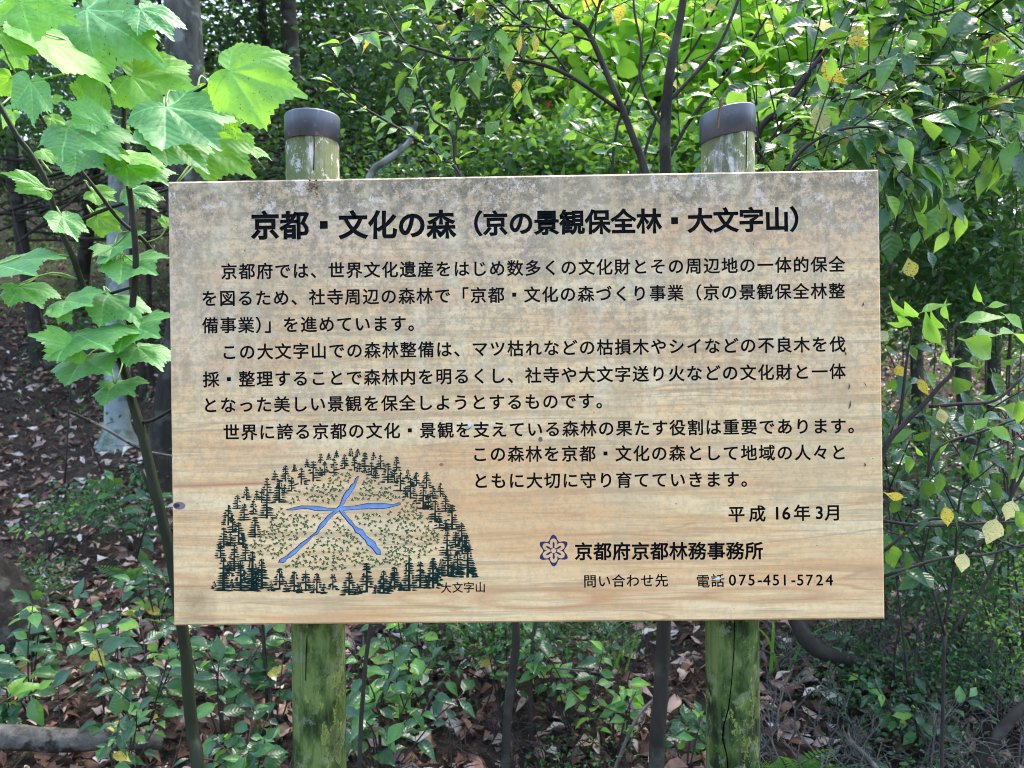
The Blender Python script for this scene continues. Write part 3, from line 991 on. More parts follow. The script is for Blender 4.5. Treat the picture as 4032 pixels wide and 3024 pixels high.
while cnt < 560:
    p = (rg.uniform(380, 1780), rg.uniform(230, 970))
    if not inside(p, REG) or inside(p, DAI) or np.min(np.hypot(dd_[:, 0] - p[0], dd_[:, 1] - p[1])) < 30: continue
    if used and min((p[0] - q[0]) ** 2 + (p[1] - q[1]) ** 2 for q in used) < 17 ** 2:
        if rg.random() < .97: continue
    used.append(p)
    cnt += 1
    for mb, s_, yb, dx in ((m2, 1.0, -.00022, 0), (m1, .62, -.00042, 2)):
        n = 7; a0 = rg.uniform(0, 6)
        V = []
        for i in range(n):
            a = a0 - i * 2 * math.pi / n
            r_ = (15 if i % 2 else 6.5) * s_ * rg.uniform(.7, 1.2)
            q = BL(*IX(p[0] + dx + 1.1 * r_ * math.cos(a), p[1] + dx + r_ * math.sin(a)))
            V.append((q[0], yb, q[1]))
        c0 = BL(*IX(p[0] + dx, p[1] + dx))
        V.append((c0[0], yb, c0[1]))
        mb.add(V, [(n, (i + 1) % n, i) for i in range(n)])
tag(on_board('shrub_motif', m2, M['olive_dark']), 'dark carved dabs of drawn hillside shrubs', None, None, 'stuff')
tag(on_board('shrub_colour', m1, M['olive']), 'olive green dabs of drawn hillside shrubs', None, None, 'stuff')
# bolt hole with oval washer recess at the left edge, a knot, insect cases
def disc_on_board(name, px, py, rx, rz, mat, y=-.0004, n=18, ang=0, label=None):
    c0 = BL(px, py); V = [(c0[0], y, c0[1])]
    for i in range(n):
        a = i * 2 * math.pi / n
        ex, ez = rx * kpx * math.cos(a), rz * kpx * math.sin(a)
        V.append((c0[0] + ex * math.cos(ang) - ez * math.sin(ang), y, c0[1] + ex * math.sin(ang) + ez * math.cos(ang)))
    mb = MB(); mb.add(V, [(0, 1 + i, 1 + (i + 1) % n) for i in range(n)])
    return on_board(name, mb, mat, label)
M['hole'] = flat_material('dark_knot', (.02, .018, .02), .6)
M['hole_rim'] = flat_material('knot_rim', (.17, .15, .17), .6)
disc_on_board('knot', 706, 1991, 24, 15, M['hole_rim'], -.0006, label='oval grey knot hole at the left edge')
disc_on_board('knot_centre', 696, 1990, 13, 9, M['hole'], -.0009)
M['knot'] = flat_material('wood_knot', (.36, .13, .07), .6)
disc_on_board('knot', 1738, 1829, 8, 6, M['knot'], -.0006)
disc_on_board('knot', 2128, 1729, 8, 10, flat_material('grey_knot', (.16, .12, .09), .7), -.0006)

# posts
def post_material():
    k = NT('mossy_post_wood')
    tc = k.n('ShaderNodeTexCoord').outputs['Object']
    z = k.sep(tc)[2]
    big = k.noise(k.coord(loc=(2, 3, 4), scale=(1, 1, .45), src=tc), 16, 6, .68)
    big2 = k.noise(k.coord(loc=(0, 5, 2), scale=(1, 1, .4), src=tc), 11, 5, .62)
    med = k.noise(k.coord(loc=(6, 3, 1), scale=(1, 1, .7), src=tc), 48, 6, .75)
    fib = k.noise(k.coord(scale=(1, 1, .06), src=tc), 90, 4, .7)
    wood = k.ramp(fib, [(.38, (.10, .085, .06)), (.5, (.22, .20, .155)), (.62, (.38, .36, .31))])
    topc = k.mix(wood, (.075, .080, .034), k.ramp(k.math('ADD', k.math('MULTIPLY', big, .6), k.math('MULTIPLY', med, .4)), [(.46, .92), (.53, 0.)]))
    topc = k.mix(topc, (.085, .105, .035), k.ramp(big2, [(.48, 0.), (.54, .85)]))
    topc = k.mix(topc, (.38, .38, .33), k.ramp(med, [(.57, 0.), (.60, .75)]))
    low = k.ramp(big, [(.41, (.012, .016, .006)), (.47, (.024, .042, .009)), (.52, (.055, .088, .018)), (.59, (.12, .16, .045))])
    low = k.mix(low, (.26, .30, .07), k.ramp(k.math('MULTIPLY', med, k.ramp(big2, [(.42, .75), (.58, 1.12)])), [(.53, 0.), (.58, .85)]))
    low = k.mix(low, (.17, .19, .12), k.ramp(k.noise(k.coord(loc=(4, 4, 4), src=tc), 30, 5, .7), [(.54, 0.), (.60, .6)]))
    low = k.mix(low, (.035, .034, .018), k.ramp(k.math('ADD', k.math('MULTIPLY', big2, .7), k.math('MULTIPLY', med, .3)), [(.535, 0.), (.58, .8)]))
    low = k.mix(low, (.06, .09, .03), k.ramp(fib, [(.40, .5), (.48, 0.)]))
    x = k.n('ShaderNodeMath', operation='GREATER_THAN'); k.l(z, x.inputs[0]); x.inputs[1].default_value = 1.5
    col = k.mix(low, topc, x.outputs[0])
    return k.done(k.bsdf(col, .85, k.bump(k.math('ADD', fib, med), .6, .003), .2))


def cap_material():
    k = NT('grey_rubber_cap')
    n = k.noise(k.coord(scale=(1, 1, .35)), 26, 4, .6)
    d = k.ramp(k.noise(k.coord(loc=(2, 2, 2)), 90, 3, .6), [(.63, 0.), (.7, .5)])
    col = k.mix((.055, .060, .078), (.095, .104, .13), k.ramp(n, [(.4, 0.), (.62, 1.)]))
    col = k.mix(col, (.25, .26, .27), d)
    return k.done(k.bsdf(col, .42, k.bump(n, .15, .002), .5))


M['post'] = post_material()
M['cap'] = cap_material()
M['crack'] = flat_material('dark_crack', (.004, .004, .003), .95, .0)
PD = 1.385
def make_post(xt, xbm, ytop, ycap0, ycap1, crack, label, capslope):
    rad = .5 * 205 / F * PD
    pt = P(xt, ytop, PD); pb = P(xbm, 3024, PD)
    dz = (pb - pt)
    base = pt + dz * ((pt[2] + .25) / (pt[2] - pb[2]))
    # shaft with a slightly uneven round section
    zs = [base[2], .3, .6, .9, 1.1, 1.3, 1.5, 1.7, pt[2] - .02]
    n = 40
    V = []
    for zc in zs:
        t = (zc - pt[2]) / (base[2] - pt[2])
        c0 = pt + (base - pt) * t
        for i in range(n):
            a = 2 * math.pi * i / n
            r_ = rad * (1 + .012 * math.sin(3 * a + zc * 2) + .008 * math.sin(5 * a + zc * 7))
            V.append((c0[0] + r_ * math.cos(a), c0[1] + r_ * math.sin(a), zc))
    Fs = []
    for q in range(len(zs) - 1):
        for i in range(n):
            j = (i + 1) % n
            Fs.append((q * n + i, q * n + j, q * n + n + j, q * n + n + i))
    Fs.append(tuple(range((len(zs) - 1) * n, len(zs) * n)))
    mb = MB(); mb.add(V, Fs)
    po = mb.build('post', M['post'], sign)
    po['label'] = label
    # drying crack: a thin dark sliver standing a hair proud of the surface
    mb = MB(); L_, R_ = [], []
    for (px, py, wd) in crack:
        c0 = pt + (pb - pt) * ((P(px, py, PD)[2] - pt[2]) / (pb[2] - pt[2]))
        X = P(px, py, PD)[0] - c0[0]
        X *= (PD - rad) / PD
        for side, lst in ((-1, L_), (1, R_)):
            xx = X + side * wd / F * PD * .5
            yy = -math.sqrt(max(1e-6, (rad * 1.022) ** 2 - xx * xx))
            lst.append((c0[0] + xx, c0[1] + yy, P(px, py, PD)[2]))
    m = len(L_)
    mb.add(L_ + R_, [(i, m + i, m + i + 1, i + 1) for i in range(m - 1)])
    c_ = mb.mesh('crack', M['crack'], False)
    co = bpy.data.objects.new('crack', c_); C.objects.link(co); co.parent = po
    # cap: a sleeve with a rounded, closed top
    z_hi, z_lo = P(xt, ycap0, PD - rad)[2], P(xt, ycap1, PD - rad)[2]
    prof = [(rad * 1.0, z_lo), (rad * 1.045, z_lo), (rad * 1.045, z_hi - .0025), (rad * 1.035, z_hi - .0005), (rad * 1.0, z_hi + .001), (rad * .5, z_hi + .004), (.0005, z_hi + .005)]
    V, Fs = [], []
    for (r_, zc) in prof:
        for i in range(n):
            a = 2 * math.pi * i / n
            V.append((pt[0] + r_ * math.cos(a), pt[1] + r_ * math.sin(a), zc + capslope * r_ * math.cos(a)))
    for q in range(len(prof) - 1):
        for i in range(n):
            j = (i + 1) % n
            Fs.append((q * n + i, q * n + j, q * n + n + j, q * n + n + i))
    mb = MB(); mb.add(V, Fs)
    cm = mb.mesh('post_cap', M['cap'], True)
    cp = bpy.data.objects.new('post_cap', cm); C.objects.link(cp); cp.parent = po
    return po, pt, rad


post_l, ptl, prl = make_post(1230, 1259, 450, 426, 532, [(1262, 531, 2), (1264, 600, 3), (1262, 700, 4)], 'left post, patchy grey wood above and green below', 0)
post_r, ptr, prr = make_post(2863, 2886, 430, 408, 520, [(2914, 515, 3), (2912, 600, 4), (2911, 690, 4)], 'right post, mossy wood above and bright green algae below', .16)
for po, pts in ((post_r, [(2889, 2440, 3), (2887, 2560, 3), (2878, 2690, 3), (2868, 2790, 4), (2850, 2870, 5), (2848, 2920, 6), (2862, 2980, 4), (2866, 3040, 6)]), (post_l, [(1212, 2500, 3), (1208, 2590, 4), (1206, 2680, 3)])):
    mb = MB(); L_, R_ = [], []
    pt = ptr if po is post_r else ptl
    xt_, xb_ = (2863, 2886) if po is post_r else (1230, 1259)
    for (px, py, wd) in pts:
        z = P(px, py, PD - prr)[2]
        yy0 = 450 + (py - 450)
        cx = P(xt_ + (xb_ - xt_) * (py - 440) / 2584, py, PD)[0]
        X = P(px, py, PD - prr * .9)[0] - cx
        X = max(-prr * .95, min(prr * .95, X))
        for side, lst in ((-1, L_), (1, R_)):
            xx = X + side * wd / F * PD * .5
            lst.append((cx + xx, PD - math.sqrt(max(1e-6, (prr * 1.022) ** 2 - xx * xx)), z))
    m = len(L_)
    mb.add(L_ + R_, [(i, m + i, m + i + 1, i + 1) for i in range(m - 1)])
    co = bpy.data.objects.new('crack', mb.mesh('crack', M['crack'], False)); C.objects.link(co); co.parent = po
#@@VEG
# ------------------------------------------------------------------ vegetation helpers
UP = np.array((0, 0, 1.0))


def plant(name, label, cat, base, group=None):
    b = np.array(base, float)
    return empty(name, b, label, cat, group)


def stem_pt(pts, t):
    i = t * (len(pts) - 1); k = min(int(i), len(pts) - 2); f = i - k
    return pts[k] * (1 - f) + pts[k + 1] * f, norm(pts[k + 1] - pts[k])


def grow_leaves(par, pts, n, L, kinds, t0=.15, t1=1.0, spread=50, droop=.25, face=.6, rg=None, upb=1.0, jit=.25):
    """n leaves along a stem as child objects; kinds = [(shape, material, weight)]"""
    rg = rg or random
    tot = sum(k[2] for k in kinds)
    for i in range(n):
        t = t0 + (t1 - t0) * (i + rg.uniform(-.3, .3)) / max(1, n - 1)
        t = min(1, max(.02, t))
        p, T = stem_pt(pts, t)
        side = np.cross(T, np.array((0, -.4, 1.0)) if abs(T[2]) < .85 else np.array((0, -1., .2)))
        side = norm(side)
        oth = np.cross(side, T)
        ang = (i % 2) * math.pi + rg.uniform(-.7, .7)
        out = side * math.cos(ang) + oth * math.sin(ang)
        a = R(spread + rg.uniform(-18, 18)) * (1 - .55 * (t > .93))
        d = T * math.cos(a) + out * math.sin(a)
        d = d + np.array((0, 0, -droop * rg.uniform(.3, 1.5))) + np.array([rg.gauss(0, jit) for _ in range(3)]) * .5
        nr = UP * upb + np.array((0, -face, 0)) + np.array([rg.gauss(0, .35) for _ in range(3)])
        u = rg.uniform(0, tot); k = kinds[0]
        for k in kinds:
            u -= k[2]
            if u <= 0: break
        put_leaf(par, rg.choice(leaf_meshes(k[0], k[1])), p, d, nr, L * rg.uniform(.55, 1.2))


def stem(par, pts, radii, mat, n=6, sub=4, name='stem'):
    p = catmull(pts, sub)
    mb = MB(); mb.add(*tube_arrays(p, radii, n))
    link(name, mb.mesh(name, mat), par)
    return p


def twigs_on(par_pts, n, ln, rg, t0=.2, t1=1.0, rise=.1, spread=45, depth=.5):
    out = []
    for i in range(n):
        t = t0 + (t1 - t0) * (i + rg.random() * .6) / n
        p, T = stem_pt(par_pts, min(1, t))
        side = norm(np.cross(T, (0, -1, .15)))
        s_ = 1 if i % 2 else -1
        a = R(spread + rg.uniform(-15, 15))
        d = norm(T * math.cos(a) + side * s_ * math.sin(a) + np.array((0, rg.uniform(-1, 1) * depth, rise)))
        l = ln * rg.uniform(.6, 1.25)
        q = [p, p + d * l * .5 + np.array((0, 0, rg.uniform(-.05, .05) * l)), p + d * l + np.array((rg.uniform(-.1, .1) * l, 0, rg.uniform(-.15, .08) * l))]
        out.append(np.array(q))
    return out


def PP(lst, d0, d1=None):
    d1 = d0 if d1 is None else d1
    n = len(lst)
    return [P(x, y, d0 + (d1 - d0) * i / max(1, n - 1)) for i, (x, y) in enumerate(lst)]


# ------------------------------------------------------------------ the big-leaved sapling, front left
K = .6076
SD = 1.72
sap = plant('broadleaf_sapling', 'tall sapling with big light-green lobed leaves at the left of the board', 'sapling', P(790, 3600, SD - .05))
sapbase = np.array(sap.location)
trunk = [np.array(sapbase), P(778, 3024, SD - .02)] + PP([(760, 2897), (741, 2715), (735, 2593), (717, 2466), (690, 2290), (665, 2150), (632, 2016), (595, 1859), (559, 1707), (522, 1585), (486, 1445), (456, 1397)], SD)
stem(sap, trunk, [.0145, .0130, .0120, .0105, .0095], M['stem_green'], 10)
stA = stem(sap, PP([(456, 1397), (377, 1251), (346, 1172), (310, 1080), (286, 1008), (237, 899), (182, 717), (121, 607), (67, 535), (0, 419), (-60, 330)], SD, SD - .12), [.0075, .0062, .0048], M['stem_green'], 8)
stB = stem(sap, PP([(456, 1400), (474, 1373), (510, 1275), (529, 1130), (535, 1008), (522, 850), (504, 699), (486, 516), (495, 304), (516, 152), (541, 0), (550, -80)], SD, SD - .15), [.0075, .0066, .0056, .0046], M['stem_dark'], 8)
stC = stem(sap, PP([(620, 1010), (560, 940), (486, 881), (440, 830), (389, 760), (292, 638), (230, 570), (176, 486), (130, 400)], SD + .05, SD - .10), [.0046, .004, .003], M['stem_dark'], 7)
stD = stem(sap, PP([(513, 182), (470, 150), (419, 121), (370, 60), (328, 0), (300, -60)], SD - .11), [.006, .005], M['stem_dark'], 7)
stE = stem(sap, PP([(500, 370), (630, 378), (730, 378), (790, 350), (850, 312), (902, 279)], SD - .12, SD - .2), [.0035, .003, .0022], M['stem_green'], 6)
stF = stem(sap, PP([(513, 182), (530, 150), (589, 79)], SD - .12), [.004, .0025], M['stem_dark'], 6)
stG = stem(sap, PP([(243, 905), (330, 862), (400, 830), (522, 790), (600, 765), (680, 740)], SD), [.005, .004, .003], M['stem_dark'], 6)
stH = stem(sap, PP([(360, 1180), (440, 1155), (520, 1130)], SD), [.004, .003], M['stem_green'], 6)
stI = stem(sap, PP([(180, 695), (240, 680), (330, 648), (400, 600)], SD), [.004, .003], M['stem_green'], 6)
stJ = stem(sap, PP([(548, 1663), (600, 1655), (680, 1610), (740, 1570)], SD), [.004, .003], M['stem_green'], 6)
stK = stem(sap, PP([(560, 1850), (620, 2000), (690, 2180)], SD + .02), [.005, .005], M['stem_green'], 6)
stems_all = np.vstack([stA, stB, stC, stD, stE, stF, stG, stH, stI])
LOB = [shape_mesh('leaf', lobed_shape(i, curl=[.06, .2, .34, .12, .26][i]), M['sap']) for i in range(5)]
LOBY = [shape_mesh('leaf', lobed_shape(i + 5, curl=[.03, .14, .24, .08][i]), M['sap_backlit']) for i in range(4)]
LOBS = [shape_mesh('leaf', lobed_shape(9), M['sap_spot'])]
# base, tip (zoom pixels), roll about the midrib (deg), material, distance of base and tip, width scale
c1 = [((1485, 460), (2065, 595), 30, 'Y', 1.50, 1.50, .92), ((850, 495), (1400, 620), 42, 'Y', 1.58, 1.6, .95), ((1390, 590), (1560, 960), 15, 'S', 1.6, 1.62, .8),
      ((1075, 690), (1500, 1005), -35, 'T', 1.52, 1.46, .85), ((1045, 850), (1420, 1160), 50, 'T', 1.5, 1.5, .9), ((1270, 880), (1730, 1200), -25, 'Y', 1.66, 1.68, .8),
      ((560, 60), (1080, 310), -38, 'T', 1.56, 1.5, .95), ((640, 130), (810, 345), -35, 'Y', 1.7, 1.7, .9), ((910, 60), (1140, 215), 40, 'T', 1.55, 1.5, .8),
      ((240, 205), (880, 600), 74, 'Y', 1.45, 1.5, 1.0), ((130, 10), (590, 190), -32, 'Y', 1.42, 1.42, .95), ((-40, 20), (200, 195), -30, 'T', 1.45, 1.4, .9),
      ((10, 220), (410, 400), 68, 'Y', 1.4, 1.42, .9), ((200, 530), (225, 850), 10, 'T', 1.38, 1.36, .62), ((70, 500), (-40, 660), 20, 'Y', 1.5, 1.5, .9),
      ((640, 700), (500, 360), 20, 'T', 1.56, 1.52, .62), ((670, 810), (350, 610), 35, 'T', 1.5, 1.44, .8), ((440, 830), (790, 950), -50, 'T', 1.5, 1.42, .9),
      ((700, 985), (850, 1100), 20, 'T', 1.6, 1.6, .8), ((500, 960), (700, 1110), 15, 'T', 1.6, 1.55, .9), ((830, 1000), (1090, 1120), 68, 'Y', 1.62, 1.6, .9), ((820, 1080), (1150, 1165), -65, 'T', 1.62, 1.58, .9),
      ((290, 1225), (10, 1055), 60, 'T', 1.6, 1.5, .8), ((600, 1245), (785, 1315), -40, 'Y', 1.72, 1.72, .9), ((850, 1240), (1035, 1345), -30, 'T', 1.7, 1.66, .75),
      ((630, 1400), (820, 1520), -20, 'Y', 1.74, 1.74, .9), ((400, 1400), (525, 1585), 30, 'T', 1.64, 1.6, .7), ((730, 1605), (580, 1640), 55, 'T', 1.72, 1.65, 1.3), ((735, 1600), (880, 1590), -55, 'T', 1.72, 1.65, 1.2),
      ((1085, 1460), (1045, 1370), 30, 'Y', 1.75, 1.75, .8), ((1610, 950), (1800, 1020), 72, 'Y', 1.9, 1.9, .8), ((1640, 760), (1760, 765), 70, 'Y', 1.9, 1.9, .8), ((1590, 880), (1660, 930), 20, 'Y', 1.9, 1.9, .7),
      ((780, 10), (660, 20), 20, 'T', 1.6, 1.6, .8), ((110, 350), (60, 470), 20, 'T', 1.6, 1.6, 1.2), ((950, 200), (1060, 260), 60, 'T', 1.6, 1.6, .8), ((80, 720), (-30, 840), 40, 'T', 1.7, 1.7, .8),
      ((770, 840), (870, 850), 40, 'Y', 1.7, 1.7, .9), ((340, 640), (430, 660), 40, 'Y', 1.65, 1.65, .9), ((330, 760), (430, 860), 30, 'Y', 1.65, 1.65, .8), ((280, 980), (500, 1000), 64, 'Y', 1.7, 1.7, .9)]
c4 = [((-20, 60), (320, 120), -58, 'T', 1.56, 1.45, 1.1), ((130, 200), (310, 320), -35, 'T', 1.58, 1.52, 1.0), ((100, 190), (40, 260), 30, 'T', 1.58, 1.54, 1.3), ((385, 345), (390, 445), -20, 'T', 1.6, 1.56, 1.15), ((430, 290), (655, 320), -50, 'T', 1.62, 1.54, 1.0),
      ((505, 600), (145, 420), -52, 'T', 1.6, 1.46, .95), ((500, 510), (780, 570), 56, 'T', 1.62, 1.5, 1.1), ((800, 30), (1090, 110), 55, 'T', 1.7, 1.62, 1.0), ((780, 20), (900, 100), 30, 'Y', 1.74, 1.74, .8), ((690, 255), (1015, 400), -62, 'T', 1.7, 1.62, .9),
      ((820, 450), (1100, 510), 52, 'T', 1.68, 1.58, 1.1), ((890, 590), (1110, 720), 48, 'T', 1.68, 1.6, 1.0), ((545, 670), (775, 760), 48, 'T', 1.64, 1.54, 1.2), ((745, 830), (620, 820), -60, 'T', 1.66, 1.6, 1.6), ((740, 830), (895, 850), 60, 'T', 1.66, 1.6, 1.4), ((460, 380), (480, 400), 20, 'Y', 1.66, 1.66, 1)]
for lst, oy in ((c1, 0), (c4, 1008)):
    for (b, t, roll, mk, db, dt, ws) in lst:
        pb, ptip = P(b[0] * K, b[1] * K + oy, db), P(t[0] * K, t[1] * K + oy, dt)
        d = ptip - pb; L = np.linalg.norm(d)
        view = norm(cam0 - pb)
        nr = view - norm(d) * view.dot(norm(d)); nr = norm(nr)
        sd_ = np.cross(norm(d), nr)
        # roll so that the upper face turns to the sky
        a = R(abs(roll))
        sgn = 1 if sd_[2] > 0 else -1
        n2 = nr * math.cos(a) + sd_ * sgn * math.sin(a)
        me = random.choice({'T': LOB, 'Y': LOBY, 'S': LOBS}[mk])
        pr = math.hypot(d[0], d[2]) / L
        L *= .86
        if oy: L *= .86; roll = math.copysign(min(72, abs(roll) + 9), roll)
        lf = put_leaf(sap, me, pb, d, n2, L, 'leaf', ws * (.35 + .65 * pr))
        if mk == 'S': lf['label'] = 'light green leaf speckled with brown holes'
        q = stems_all[np.argmin(np.linalg.norm(stems_all - pb, axis=1) + 0.12 * np.abs(stems_all[:, 2] - (pb[2] - .05)))]
        if np.linalg.norm(q - pb) < .42:
            mid = (q + pb) / 2 + np.array((0, 0, .012)) - norm(d) * .02
            mb = MB(); mb.tube([q, mid, pb], [.0022, .0016], 5, 3)
            link('petiole', mb.mesh('petiole', M['petiole']), sap)

# ------------------------------------------------------------------ evergreen shrubs with traced branches
def branch_shrub(name, label, cat, base, mains, seed, L, kinds, ntw, tl, nl, mat, rm=.006, tipn=6, t0=.2, **kw):
    """mains: list of polylines; twigs grow on them, leaves on both; up to 300 leaves as parts"""
    rg = random.Random(seed)
    par = plant(name, label, cat, base)
    tw_mb = MB()
    for pts, r0, r1 in mains:
        pp = stem(par, pts, [r0, r1], mat, 7)
        tws = twigs_on(pp, ntw, tl, rg, t0=t0)
        if tipn: grow_leaves(par, pp, tipn, L, kinds, t0=.75, rg=rg, **kw)
        for q in tws:
            q = catmull(q, 3)
            mb = MB(); mb.add(*tube_arrays(q, [.0022, .0012], 5))
            link('twig', mb.mesh('twig', mat), par)
            grow_leaves(par, q, nl, L, kinds, rg=rg, **kw)
    return par


G1 = [('oval', 'mid', 2.5), ('oval', 'glossy', 5), ('slim', 'glossy', 1.5), ('slim', 'mid', 1.5), ('oval', 'yellow', .35), ('oval', 'fresh', .5), ('slim', 'fresh', .6)]
# centre top: twig spray reaching left from the forked stem
forkb = P(2620, 1500, 2.05)
A = branch_shrub('forked_shrub', 'slender forked shrub behind the board, its leafy twigs reaching left over the top edge', 'shrub', P(2595, 3900, 2.3),
    [(PP([(2700, 1300), (2545, 690), (2500, 560), (2456, 444), (2390, 290), (2316, 128), (2250, 80), (2195, 49), (2130, -30)], 2.05, 1.95), .011, .005),
     (PP([(2456, 444), (2377, 389), (2243, 298), (2103, 246), (1939, 228), (1800, 234), (1700, 205), (1611, 176), (1540, 140), (1459, 115)], 2.02, 1.7), .006, .0022),
     (PP([(2243, 298), (2180, 210), (2073, 103), (1964, 0), (1900, -60)], 1.95, 1.85), .0035, .002),
     (PP([(2330, 160), (2180, 120), (2073, 103), (1940, 100)], 1.95, 1.85), .003, .002),
     (PP([(2316, 128), (2345, 60), (2365, 0), (2380, -60)], 2.0), .005, .003)],
    21, .068, [('oval', 'mid', 3), ('oval', 'glossy', 3), ('oval', 'fresh', 1.6), ('slim', 'mid', 1), ('oval', 'yellow', .4)], 7, .20, 6, M['stem_dark'], tipn=7, droop=.35)
stem(A, [np.array(A.location), P(2600, 2600, 2.28), P(2660, 1900, 2.15), P(2700, 1300, 2.05)], [.008, .007], M['stem_dark'])
A2 = branch_shrub('young_shrub', 'light-green leafy sprigs fanning up beside the left post top', 'shrub', P(1400, 3600, 1.9),
    [(PP([(1850, 900), (1812, 693), (1733, 614), (1660, 560), (1587, 516), (1510, 470), (1435, 425), (1356, 365), (1310, 320)], 1.75, 1.55), .004, .0018),
     (PP([(1840, 850), (1794, 668), (1786, 560), (1762, 510), (1708, 474), (1690, 430), (1672, 389), (1650, 330), (1636, 286)], 1.8, 1.75), .004, .0018),
     (PP([(1850, 800), (1800, 640), (1795, 540), (1805, 470), (1790, 420)], 1.8), .003, .0015)],
    5, .042, [('slim', 'mid', 3), ('slim', 'fresh', 2.5), ('oval', 'mid', 1)], 0, .1, 0, M['stem_dark'], tipn=0)
rgA = random.Random(3)
for ch in [c for c in A2.children if c.name.startswith('stem')]: pass
for pts, n in ((PP([(1812, 693), (1733, 614), (1660, 560), (1587, 516), (1510, 470), (1435, 425), (1356, 365), (1310, 320)], 1.72, 1.55), 26), (PP([(1794, 668), (1786, 560), (1762, 510), (1708, 474), (1690, 430), (1672, 389), (1650, 330), (1636, 286)], 1.8, 1.75), 20), (PP([(1800, 640), (1795, 540), (1805, 470), (1790, 420)], 1.8), 9)):
    grow_leaves(A2, catmull(pts, 4), n, .05, [('slim', 'mid', 3), ('slim', 'fresh', 2.2), ('oval', 'mid', 1)], t0=.03, rg=rgA, droop=.1)
stem(A2, [np.array(A2.location), P(1440, 2600, 1.9), P(1600, 1800, 1.85), P(1850, 900, 1.76)], [.007, .004], M['stem_dark'])
# dark smooth tree rising right of centre behind the board
T1 = plant('slender_tree', 'slim dark-barked tree rising behind the board between the two posts', 'tree', P(2590, 3900, 2.15))
t1p = PP([(2590, 3900), (2585, 3024), (2600, 2760), (2615, 2440), (2640, 1800), (2635, 1200), (2622, 690), (2618, 560), (2626, 400), (2640, 270), (2668, 130), (2690, 0), (2705, -150), (2730, -500), (2760, -900)], 2.15)
stem(T1, t1p, [.0235, .0205, .0175, .0155, .0125, .009, .006], M['bark'], 12, name='trunk')
stem(T1, PP([(2630, 400), (2700, 330), (2790, 230), (2840, 160), (2900, 20), (2930, -80)], 2.15), [.006, .004], M['stem_dark'])
stem(T1, PP([(2626, 520), (2560, 420), (2520, 300), (2525, 180), (2500, 60), (2490, -60)], 2.15), [.005, .003], M['stem_dark'])
# upper right: long branches radiating from behind the right post
UR = branch_shrub('evergreen_shrub', 'big evergreen shrub with long dark stems and drooping glossy leaves above the right post', 'shrub', P(2890, 3900, 2.2),
    [(PP([(2900, 1200), (2970, 570), (3090, 420), (3200, 270), (3330, 100), (3400, 0), (3450, -90)], 2.1, 1.9), .010, .005),
     (PP([(2900, 1000), (2975, 560), (3060, 440), (3200, 250), (3270, 130), (3350, 0)], 2.2, 2.1), .008, .004),
     (PP([(2900, 800), (2990, 620), (3120, 500), (3300, 370), (3440, 270), (3520, 220)], 2.0, 1.8), .006, .003),
     (PP([(2950, 900), (3180, 600), (3400, 460), (3560, 380), (3700, 290)], 2.1, 1.9), .006, .003),
     (PP([(3560, 400), (3680, 240), (3780, 120), (3900, 30), (3960, -30)], 2.1, 1.8), .005, .003)],
    31, .098, G1, 9, .30, 5, M['stem_dark'], tipn=8, droop=.45, face=.8, jit=.5)
stem(UR, [np.array(UR.location), P(2900, 2600, 2.15), P(2905, 1200, 2.1)], [.008, .007], M['stem_dark'])
UR2 = branch_shrub('evergreen_shrub', 'second evergreen shrub, its leafy limb crossing the top right corner', 'shrub', P(4300, 3900, 2.2),
    [(PP([(4300, 150), (4150, 240), (4032, 300), (3900, 375), (3760, 450), (3620, 560)], 1.9, 1.8), .011, .003),
     (PP([(4200, 0), (3990, 90), (3830, 180), (3700, 320), (3610, 400)], 2.0, 1.9), .008, .003),
     (PP([(4150, -200), (3980, -60), (3800, 20), (3650, 60), (3500, 90)], 2.1, 1.9), .008, .003)],
    37, .096, G1, 11, .28, 7, M['stem_dark'], tipn=7, droop=.45, face=.8, jit=.5)
stem(UR2, [np.array(UR2.location), P(4400, 1500, 2.0), P(4300, 150, 1.95)], [.008, .007], M['stem_dark'])
UR3 = branch_shrub('evergreen_shrub', 'evergreen shrub behind the slim dark tree, filling the top between post and centre', 'shrub', P(2110, 3500, 2.7),
    [(PP([(2500, 900), (2700, 500), (2900, 250), (3000, 100), (3100, -60)], 2.7, 2.5), .008, .003),
     (PP([(2450, 900), (2600, 420), (2760, 140), (2850, -40)], 2.8, 2.6), .007, .003),
     (PP([(2400, 900), (2430, 500), (2560, 200), (2600, -30)], 2.8, 2.6), .006, .003)],
    41, .085, [('oval', 'mid', 3), ('oval', 'glossy', 2), ('oval', 'fresh', 2), ('oval', 'yellow', .6)], 9, .3, 6, M['stem_dark'], tipn=6, droop=.6, face=.8)
stem(UR3, [np.array(UR3.location), P(2100, 2500, 2.7), P(2300, 1800, 2.7), P(2450, 900, 2.7)], [.008, .007], M['stem_dark'])
UR4 = branch_shrub('evergreen_shrub', 'lower evergreen shrub just over the board between the right post and the top right corner', 'shrub', P(2890, 3900, 1.9),
    [(PP([(3000, 1000), (3060, 760), (3150, 600), (3280, 520), (3420, 500), (3560, 540)], 1.75, 1.6), .006, .002),
     (PP([(3050, 1000), (3200, 740), (3340, 640), (3480, 600), (3620, 640)], 1.8, 1.7), .005, .002),
     (PP([(2990, 1000), (2985, 760), (3010, 600), (3080, 480), (3180, 380)], 1.9, 1.8), .005, .002),
     (PP([(3500, 1100), (3540, 800), (3600, 600), (3700, 480), (3820, 380)], 1.9, 1.8), .005, .002)],
    61, .088, G1, 7, .22, 6, M['stem_dark'], tipn=6, droop=.5, face=.9, jit=.5)
stem(UR4, [np.array(UR4.location), P(2895, 2600, 1.9), P(2930, 1900, 1.9), P(3000, 1000, 1.85)], [.008, .007], M['stem_dark'])
